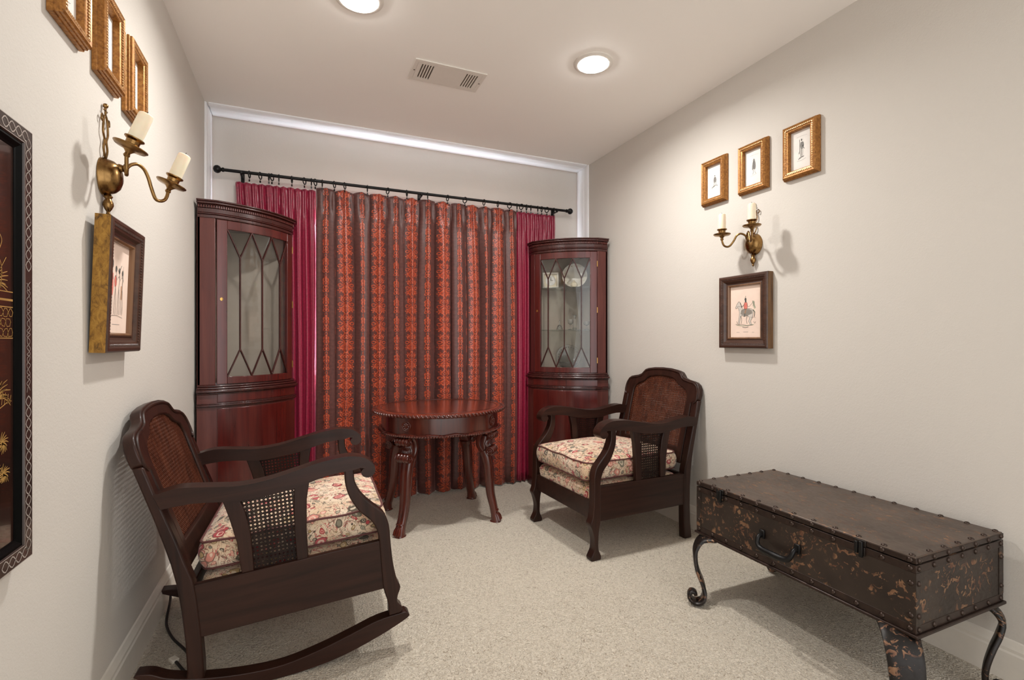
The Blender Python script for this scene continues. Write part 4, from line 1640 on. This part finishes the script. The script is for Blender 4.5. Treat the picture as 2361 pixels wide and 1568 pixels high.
def big_picture(loc, rot, label, kind, sidemat):
    W_, H_ = .292, .366
    r = thing('framed_print', label, 'picture', loc, rot)
    prof = [(.0, .002), (0, .036), (.004, .040), (.012, .041), (.022, .036), (.028, .034), (.034, .026), (.040, .024), (.046, .027), (.050, .024), (.050, .008), (.03, .002)]
    frame_mesh(W_, H_, prof).build('frame', 'frame_dark', r, smooth=False)
    for cxs in (-1, 1):
        x_ = cxs * (W_ / 2 + .0006)
        MB().box(min(x_, x_ - cxs * .002), max(x_, x_ - cxs * .002), -.0362, -.002, -H_ / 2, H_ / 2).build('frame_edge', sidemat, r, smooth=False)
    beads(W_, H_, .017, .0375, .0085, .0042, .25, 1.5).build('carved_moulding', 'frame_dark', r, kind='stuff')
    frame_mesh(W_ - .092, H_ - .092, [(0, .010), (0, .0265), (.004, .0275), (.008, .022), (.009, .010)]).build('inner_slip', 'frame_inner', r, smooth=False)
    MB().box(-W_ / 2 + .03, W_ / 2 - .03, -.014, -.004, -H_ / 2 + .03, H_ / 2 - .03).build('print', 'paper_pink', r, smooth=False)
    y0 = -.0144
    if kind == 'horse':
        horse = [(-.040, .052), (-.050, .040), (-.060, .022), (-.056, .017), (-.046, .022), (-.038, .004), (-.037, -.014), (-.040, -.038), (-.044, -.060), (-.036, -.061), (-.031, -.036),
                 (-.024, -.020), (-.006, -.024), (.014, -.022), (.024, -.034), (.020, -.050), (.030, -.067), (.038, -.066), (.031, -.050), (.041, -.032), (.046, -.008), (.041, .008),
                 (.022, .013), (-.014, .012), (-.024, .026), (-.032, .046)]
        strokes(r, 'grey_wash', 'wash_grey', [], y0, (), [horse])
        strokes(r, 'green_wash', 'wash_green', [([(.046, .050), (.050, .030), (.056, .012)], .010), ([(-.055, -.066), (-.01, -.072), (.05, -.066)], .004), ([(.046, .008), (.056, -.008)], .006)], y0)
        jacket = [(-.008, .014), (.010, .013), (.012, .034), (.008, .045), (-.005, .045), (-.009, .032)]
        strokes(r, 'red_wash', 'wash_red', [], y0 - .0003, (), [jacket])
        strokes(r, 'tan_wash', 'wash_tan', [([(.004, .014), (.000, .000), (-.003, -.010)], .009)], y0 - .0003)
        ink = [(horse + horse[:1], .0013), (jacket + jacket[:1], .0011), ([(-.032, .046), (-.026, .034), (-.022, .022)], .0036), ([(.044, .006), (.054, -.006), (.052, -.028)], .0034),
               ([(-.003, -.010), (-.004, -.022), (-.010, -.024)], .0034), ([(-.006, .036), (-.018, .026), (-.020, .022)], .0018), ([(-.020, .022), (-.040, .028), (-.054, .026)], .0009),
               ([(.010, .034), (.018, .022), (.030, .030), (.046, .046)], .0012), ([(-.028, -.020), (-.022, -.042), (-.026, -.060)], .0018), ([(.012, -.022), (.006, -.040), (.010, -.062)], .0018),
               ([(-.002, .058), (-.001, .070), (.003, .078)], .0016), ([(-.060, -.062), (-.046, -.066), (-.02, -.064), (.01, -.070), (.045, -.068)], .0012), ([(-.055, -.048), (-.048, -.056), (-.052, -.062)], .0014),
               ([(.030, -.030), (.060, -.032)], .0009), ([(.048, -.050), (.054, -.060), (.060, -.052)], .0014), ([(-.018, -.078), (.0, -.081), (.018, -.077)], .0020), ([(.042, .052), (.048, .038), (.044, .024)], .0012), ([(.054, .046), (.052, .030), (.058, .018)], .0012)]
        ink += hatch([(-.024, .010), (.022, .011), (.040, .004), (.042, -.012), (.014, -.020), (-.006, -.022), (-.030, -.012)], .0030)
        strokes(r, 'ink_drawing', 'ink_dark', ink, y0 - .0005, [((.0015, .050), .0042, .0050), ((.001, .060), .0054, .0078)])
        strokes(r, 'caption_line', 'ink_grey', [([(-.055, -.104), (-.036, -.104)], .0014), ([(-.014, -.102), (.016, -.102)], .0016), ([(.038, -.104), (.052, -.104)], .0012)], y0)
    else:
        strokes(r, 'tan_wash', 'wash_tan', [([(.036, -.030), (.036, .010)], .012)], y0, [])
        strokes(r, 'red_wash', 'wash_red', [([(-.046, .040), (-.042, .0), (-.046, -.02)], .020)], y0 - .0002, [((-.016, .018), .009, .016)])
        ink = []
        for fx_, sc in ((-.045, 1.0), (-.014, .9), (.014, .85), (.040, .8)):
            ink += [([(fx_, .058 * sc), (fx_ + .003, .03), (fx_ - .002, .0), (fx_ - .006, -.035), (fx_ - .008, -.075)], .0026), ([(fx_, -.002), (fx_ + .006, -.04), (fx_ + .004, -.076)], .0024),
                    ([(fx_ - .010, .030), (fx_ - .002, .036), (fx_ + .010, .024)], .002)]
        ink += [([(-.010, .060), (.010, .050), (.030, .070)], .0020), ([(.046, .070), (.044, .0), (.048, -.07)], .0012), ([(-.05, -.08), (.0, -.078), (.05, -.084)], .0014)]
        strokes(r, 'ink_drawing', 'ink_dark', [(p, w_ * .7) for p, w_ in ink], y0 - .0005, [((-.045, .066), .007, .014), ((-.014, .055), .005, .009), ((.014, .052), .005, .009), ((.04, .048), .005, .009)])
        strokes(r, 'caption_line', 'ink_grey', [([(-.03, -.104), (.03, -.104)], .0014)], y0)
    return r


big_picture((XR, 1.782, 1.217), (0, 0, RW), 'dark wood framed print of a horseman, below the brass sconce', 'horse', 'frame_edge')
big_picture((XL + .008, 1.748, 1.222), (.035, 0, LW), 'framed print of soldiers with a worn gilt frame edge, leaning from the wall', 'troop', 'gilt_worn')


# ------------------------------------------------------------------ two-branch wall sconces
def sconce(loc, rz, label, lean, tips, clabels):
    r = thing('candle_sconce', label, 'wall sconce', loc, (0, 0, rz))
    RX = Matrix.Rotation(PI / 2, 4, 'X')
    bp = MB().lathe([(.043, 0), (.043, .005), (.040, .009), (.040, .016), (.036, .028), (.028, .038), (.016, .044), (.002, .046)], 32, Matrix.Translation((0, -.001, 0)) @ RX, 1.0, 1.22)
    bp = bp.build('backplate', 'aged_brass', r, angle=60)
    m = MB()
    m.lathe([(.006, .0), (.011, -.008), (.007, -.014), (.012, -.024), (.013, -.032), (.008, -.044), (.004, -.050), (.005, -.056), (.001, -.062)], 16, Matrix.Translation((0, -.014, -.048)))
    m.build('drop_finial', 'aged_brass', r)
    # pierced crest rising behind the candles
    m = MB()
    for s in (-1, 1):
        m.tube(cr([(0, -.008, .048), (s * .014, -.008, .075), (s * .006, -.008, .100), (s * .018, -.008, .122), (s * .012, -.008, .160), (0, -.008, .172)], 4), .0028, 6)
        m.tube(cr([(s * .012, -.008, .160), (s * .026, -.008, .166), (s * .030, -.008, .152), (s * .022, -.008, .148)], 4), .0022, 6)
    m.tube([(0, -.008, .168), (0, -.008, .192)], .0028, 6)
    m.ball((0, -.008, .198), .007, 8)
    m.tube([(-.011, -.008, .184), (.011, -.008, .184)], .0024, 6)
    m.build('pierced_crest', 'aged_brass', r)
    hub = (0, -.056, .030)
    MB().lathe([(.010, .0), (.012, .006), (.009, .014), (.013, .018), (.006, .026)], 16, Matrix.Translation((0, -.034, .028)) @ RX).build('hub', 'aged_brass', r)
    for (ex, ey, ez), cl in zip(tips, clabels):
        sg = 1 if ex > 0 else -1
        ax3 = Vector((0, -math.sin(lean), math.cos(lean)))
        # arm: rises from the hub, sweeps out, dips and rises to the cup
        E = Vector((ex, ey, ez)) - ax3 * .018
        H = Vector(hub)
        D = Vector((E.x - H.x, E.y - H.y, 0))
        pts = [H, H + D * .10 + Vector((0, 0, .014)), H + D * .25 + Vector((0, 0, .022)), H + D * .40 + Vector((0, 0, .014))]
        lowz = min(E.z, H.z) - .036
        pts += [Vector((H.x + D.x * q_, H.y + D.y * q_, z_)) for q_, z_ in ((.50, H.z - .006), (.58, (H.z + lowz) / 2 - .002), (.68, lowz + .003), (.80, lowz), (.92, lowz + .008), (.985, (lowz + E.z) / 2 + .006))] + [E]
        MB().tube(cr([tuple(p) for p in pts], 6), .0048, 10).build('arm', 'aged_brass', r)
        q = ax3.to_track_quat('Z', 'Y').to_matrix().to_4x4()
        mm = Matrix.Translation((ex, ey, ez)) @ q
        MB().lathe([(.005, -.022), (.008, -.018), (.006, -.010), (.011, -.004), (.016, 0), (.036, .003), (.041, .008), (.0405, .010), (.034, .006), (.012, .005)], 28, mm).build('drip_dish', 'aged_brass', r)
        MB().lathe([(.010, .004), (.012, .012), (.016, .016), (.0165, .026), (.0235, .031), (.0235, .034), (.0198, .034), (.0188, .028), (.002, .024)], 24, mm).build('candle_cup', 'aged_brass', r)
        wmat = Matrix.Translation(loc) @ Matrix.Rotation(rz, 4, 'Z') @ mm
        cd = thing('candle', cl, 'candle', tuple(wmat @ Vector((0, 0, .0285))), tuple((Matrix.Rotation(rz, 4, 'Z') @ q).to_euler()))
        MB().lathe([(.0176, 0), (.0179, .03), (.0176, .073), (.0166, .079), (.013, .0815), (.004, .0805)], 24).build('wax', 'candle_wax', cd)
        MB().tube([(0, 0, .079), (.001, 0, .085), (.002, 0, .089)], .0009, 5).build('wick', 'black_rubber', cd)
    return r


# right wall: local x = -Y, local -y = into the room
sconce((XR, 1.737, 1.545), RW, 'two-branch brass wall sconce with straight cream candles above the horseman print', 0.0,
       [(-.095, -.118, .050), (.088, -.125, .055)],
       ['cream candle standing straight, on the branch toward the glassware cabinet', 'cream candle standing straight, on the branch before the pierced crest'])
sconce((XL, 1.705, 1.530), LW, 'two-branch brass wall sconce with leaning cream candles beside the lacquer panel', .36,
       [(.095, -.140, .017), (-.085, -.085, .057)],
       ['cream candle leaning from the wall, on the branch toward the empty cabinet', 'cream candle leaning from the wall, on the branch nearer the lacquer panel'])


# ------------------------------------------------------------------ lacquer panel (left wall)
PY0, PY1, PZ0, PZ1 = .74, 1.252, .648, 1.480
lw, lh = PY1 - PY0, PZ1 - PZ0
lp = thing('lacquer_panel', 'large black and gold lacquered wall panel in a trellis patterned frame', 'wall panel', (XL, (PY0 + PY1) / 2, (PZ0 + PZ1) / 2), (0, 0, LW))
frame_mesh(lw, lh, [(0, .002), (0, .024), (.004, .029), (.033, .029), (.035, .026), (.035, .004)]).build('outer_frame', 'lacquer_frame', lp, smooth=False)
frame_mesh(lw - .070, lh - .070, [(0, .002), (0, .0265), (.005, .0270), (.012, .022), (.015, .0205), (.015, .002)]).build('inner_frame', 'lacquer_black', lp, smooth=False)
MB().box(-lw / 2 + .03, lw / 2 - .03, -.0195, -.002, -lh / 2 + .03, lh / 2 - .03).build('painted_board', 'lacquer_panel', lp, smooth=False)
m = MB()
yv = -.0294
for cxs in (-1, 1):
    for z0, z1 in ((-lh / 2 + .02, -.10), (.14, lh / 2 - .02)):
        n = int((z1 - z0) / .021)
        for ph in (0, PI):
            m.ribbon([(cxs * (lw / 2 - .019) + .0095 * math.sin(PI * i / 4 + ph), z0 + (z1 - z0) * i / (n * 4)) for i in range(n * 4 + 1)], .0022, yv)
    sq = [(cxs * (lw / 2 - .019) + .007 * math.sin(i * 1.9 + cxs), -.09 + .21 * i / 30) for i in range(31)]
    m.ribbon(cr(sq, 3), .0013, yv)
    m.ribbon(cr([(2 * cxs * (lw / 2 - .019) - p[0], p[1] + .004 * math.sin(p[1] * 150)) for p in sq], 3), .0012, yv)
    for e in (.005, .0325):
        m.ribbon([(cxs * (lw / 2 - e), -lh / 2 + e), (cxs * (lw / 2 - e), lh / 2 - e)], .0013, yv)
for czs in (-1, 1):
    for x0, x1 in ((-lw / 2 + .02, -lw / 2 + .11), (lw / 2 - .11, lw / 2 - .02)):
        for ph in (0, PI):
            m.ribbon([(x0 + (x1 - x0) * i / 16, czs * (lh / 2 - .019) + .0095 * math.sin(PI * i / 4 + ph)) for i in range(17)], .0022, yv)
    sq = [(-lw / 2 + .12 + (lw - .24) * i / 24, czs * (lh / 2 - .019) + .007 * math.sin(i * 1.9)) for i in range(25)]
    m.ribbon(cr(sq, 3), .0013, yv)
    for e in (.005, .0325):
        m.ribbon([(-lw / 2 + e, czs * (lh / 2 - e)), (lw / 2 - e, czs * (lh / 2 - e))], .0013, yv)
m.build('trellis_inlay', 'silver_line', lp, smooth=False, recalc=False)
# gold painting: x relative to the panel centre; right part is what the room entrance shows
yp = -.0199
m = MB()
xr = lw / 2 - .052


def zc(z):
    return z - (PZ0 + PZ1) / 2


for z in (1.160, 1.145, 1.132):
    m.ribbon([(-xr, zc(z)), (xr, zc(z))], .0040 if z == 1.145 else .0018, yp)
m.ribbon([(-xr, zc(1.075)), (xr, zc(1.075))], .0018, yp)
rs = random.Random(4)
nx_ = 26
for row in range(3):
    for i in range(nx_):
        cx_ = -xr + (i + .5 + .5 * (row % 2)) * 2 * xr / nx_
        cz_ = zc(1.085 + row * .0185)
        rr = .0085
        if cx_ > xr - .004:
            continue
        m.ribbon([(cx_ + rr * math.cos(a_ * PI / 3 + rs.uniform(-.3, .3)) * rs.uniform(.8, 1.1), cz_ + rr * math.sin(a_ * PI / 3) * rs.uniform(.8, 1.1)) for a_ in range(7)], .0013, yp)


def tuft(cx_, cz_, s_, n_, spread=1.2, dirn=.6):
    for i in range(n_):
        a_ = dirn + (i / (n_ - 1) - .5) * spread * 2
        L_ = s_ * rs.uniform(.7, 1.1)
        m.ribbon(cr([(cx_, cz_), (cx_ + L_ * .5 * math.cos(a_ + .25), cz_ + L_ * .5 * math.sin(a_ + .25)), (cx_ + L_ * math.cos(a_ - .1), cz_ + L_ * math.sin(a_ - .1))], 4), .0022, yp, True)


for cx_ in (xr - .052, 0, -.12):
    tuft(cx_ - .005, zc(1.165), .048, 8, .55, .55)
    tuft(cx_, zc(.965), .045, 10, .7, .5)
    for k_ in range(9):
        m.ribbon([(cx_ - .03 + k_ * .009, zc(.955)), (cx_ - .026 + k_ * .009, zc(.985) - abs(k_ - 3) * .003)], .0016, yp)
    m.ribbon(cr([(cx_ - .045, zc(.953)), (cx_, zc(.948)), (cx_ + .044, zc(.962))], 4), .0018, yp)
    m.ribbon(cr([(cx_ + .012, zc(1.165)), (cx_ + .016, zc(1.20)), (cx_ + .006, zc(1.225)), (cx_ + .016, zc(1.250)), (cx_ + .008, zc(1.262))], 5), .0016, yp)
    m.ribbon(cr([(cx_ + .012, zc(1.20)), (cx_ + .030, zc(1.222))], 3), .0016, yp)
    for fx_, fz_ in ((.018, .885), (-.004, .833), (.022, .828)):
        tuft(cx_ + fx_, zc(fz_), .022, 9, 1.6, .9)
        tuft(cx_ + fx_, zc(fz_), .018, 8, 1.2, -1.8)
    m.ribbon(cr([(cx_ + .016, zc(.880)), (cx_ - .01, zc(.865)), (cx_ - .03, zc(.86))], 4), .0014, yp)
    m.ribbon(cr([(cx_ - .01, zc(.790)), (cx_, zc(.797)), (cx_ + .008, zc(.786)), (cx_ - .006, zc(.784))], 4), .0018, yp)
m.build('gold_painting', 'gold_line', lp, smooth=False, recalc=False)
m = MB()
for cx_ in (xr - .072, -.03, -.15):
    for (dx_, z_, rx_, rz_) in ((0, 1.335, .013, .050), (-.002, 1.265, .014, .028), (.002, 1.235, .020, .034), (-.002, 1.195, .020, .030), (0, .982, .014, .012)):
        m.ball((cx_ + dx_, -.0200, zc(z_)), 1.0, 10, None, rx_, .004, rz_)
m.build('carved_relief', 'gold_relief', lp)

# ------------------------------------------------------------------ loose cord behind the rocking chair
cpts = cr([(-.497, 2.40, .060), (-.486, 2.33, .030), (-.478, 2.24, .008), (-.462, 2.17, .006), (-.425, 2.08, .006), (-.37, 1.985, .006), (-.33, 1.90, .006), (-.30, 1.84, .006), (-.33, 1.83, .006), (-.385, 1.925, .006)], 6)
cd = thing('power_cord', 'thin black power cord lying on the carpet behind the rocking chair', 'cord', (-.43, 2.08, 0))
MB().tube([(p[0] + .43, p[1] - 2.08, p[2]) for p in cpts], .0045, 8).build('cable', 'black_rubber', cd)
MB().box(-.011, .011, -.016, .016, 0, .012, Matrix.Translation((-.394 + .43, 1.940 - 2.08, .001)) @ Matrix.Rotation(.6, 4, 'Z')).build('plug', 'plug_white', cd, bevel=.003)
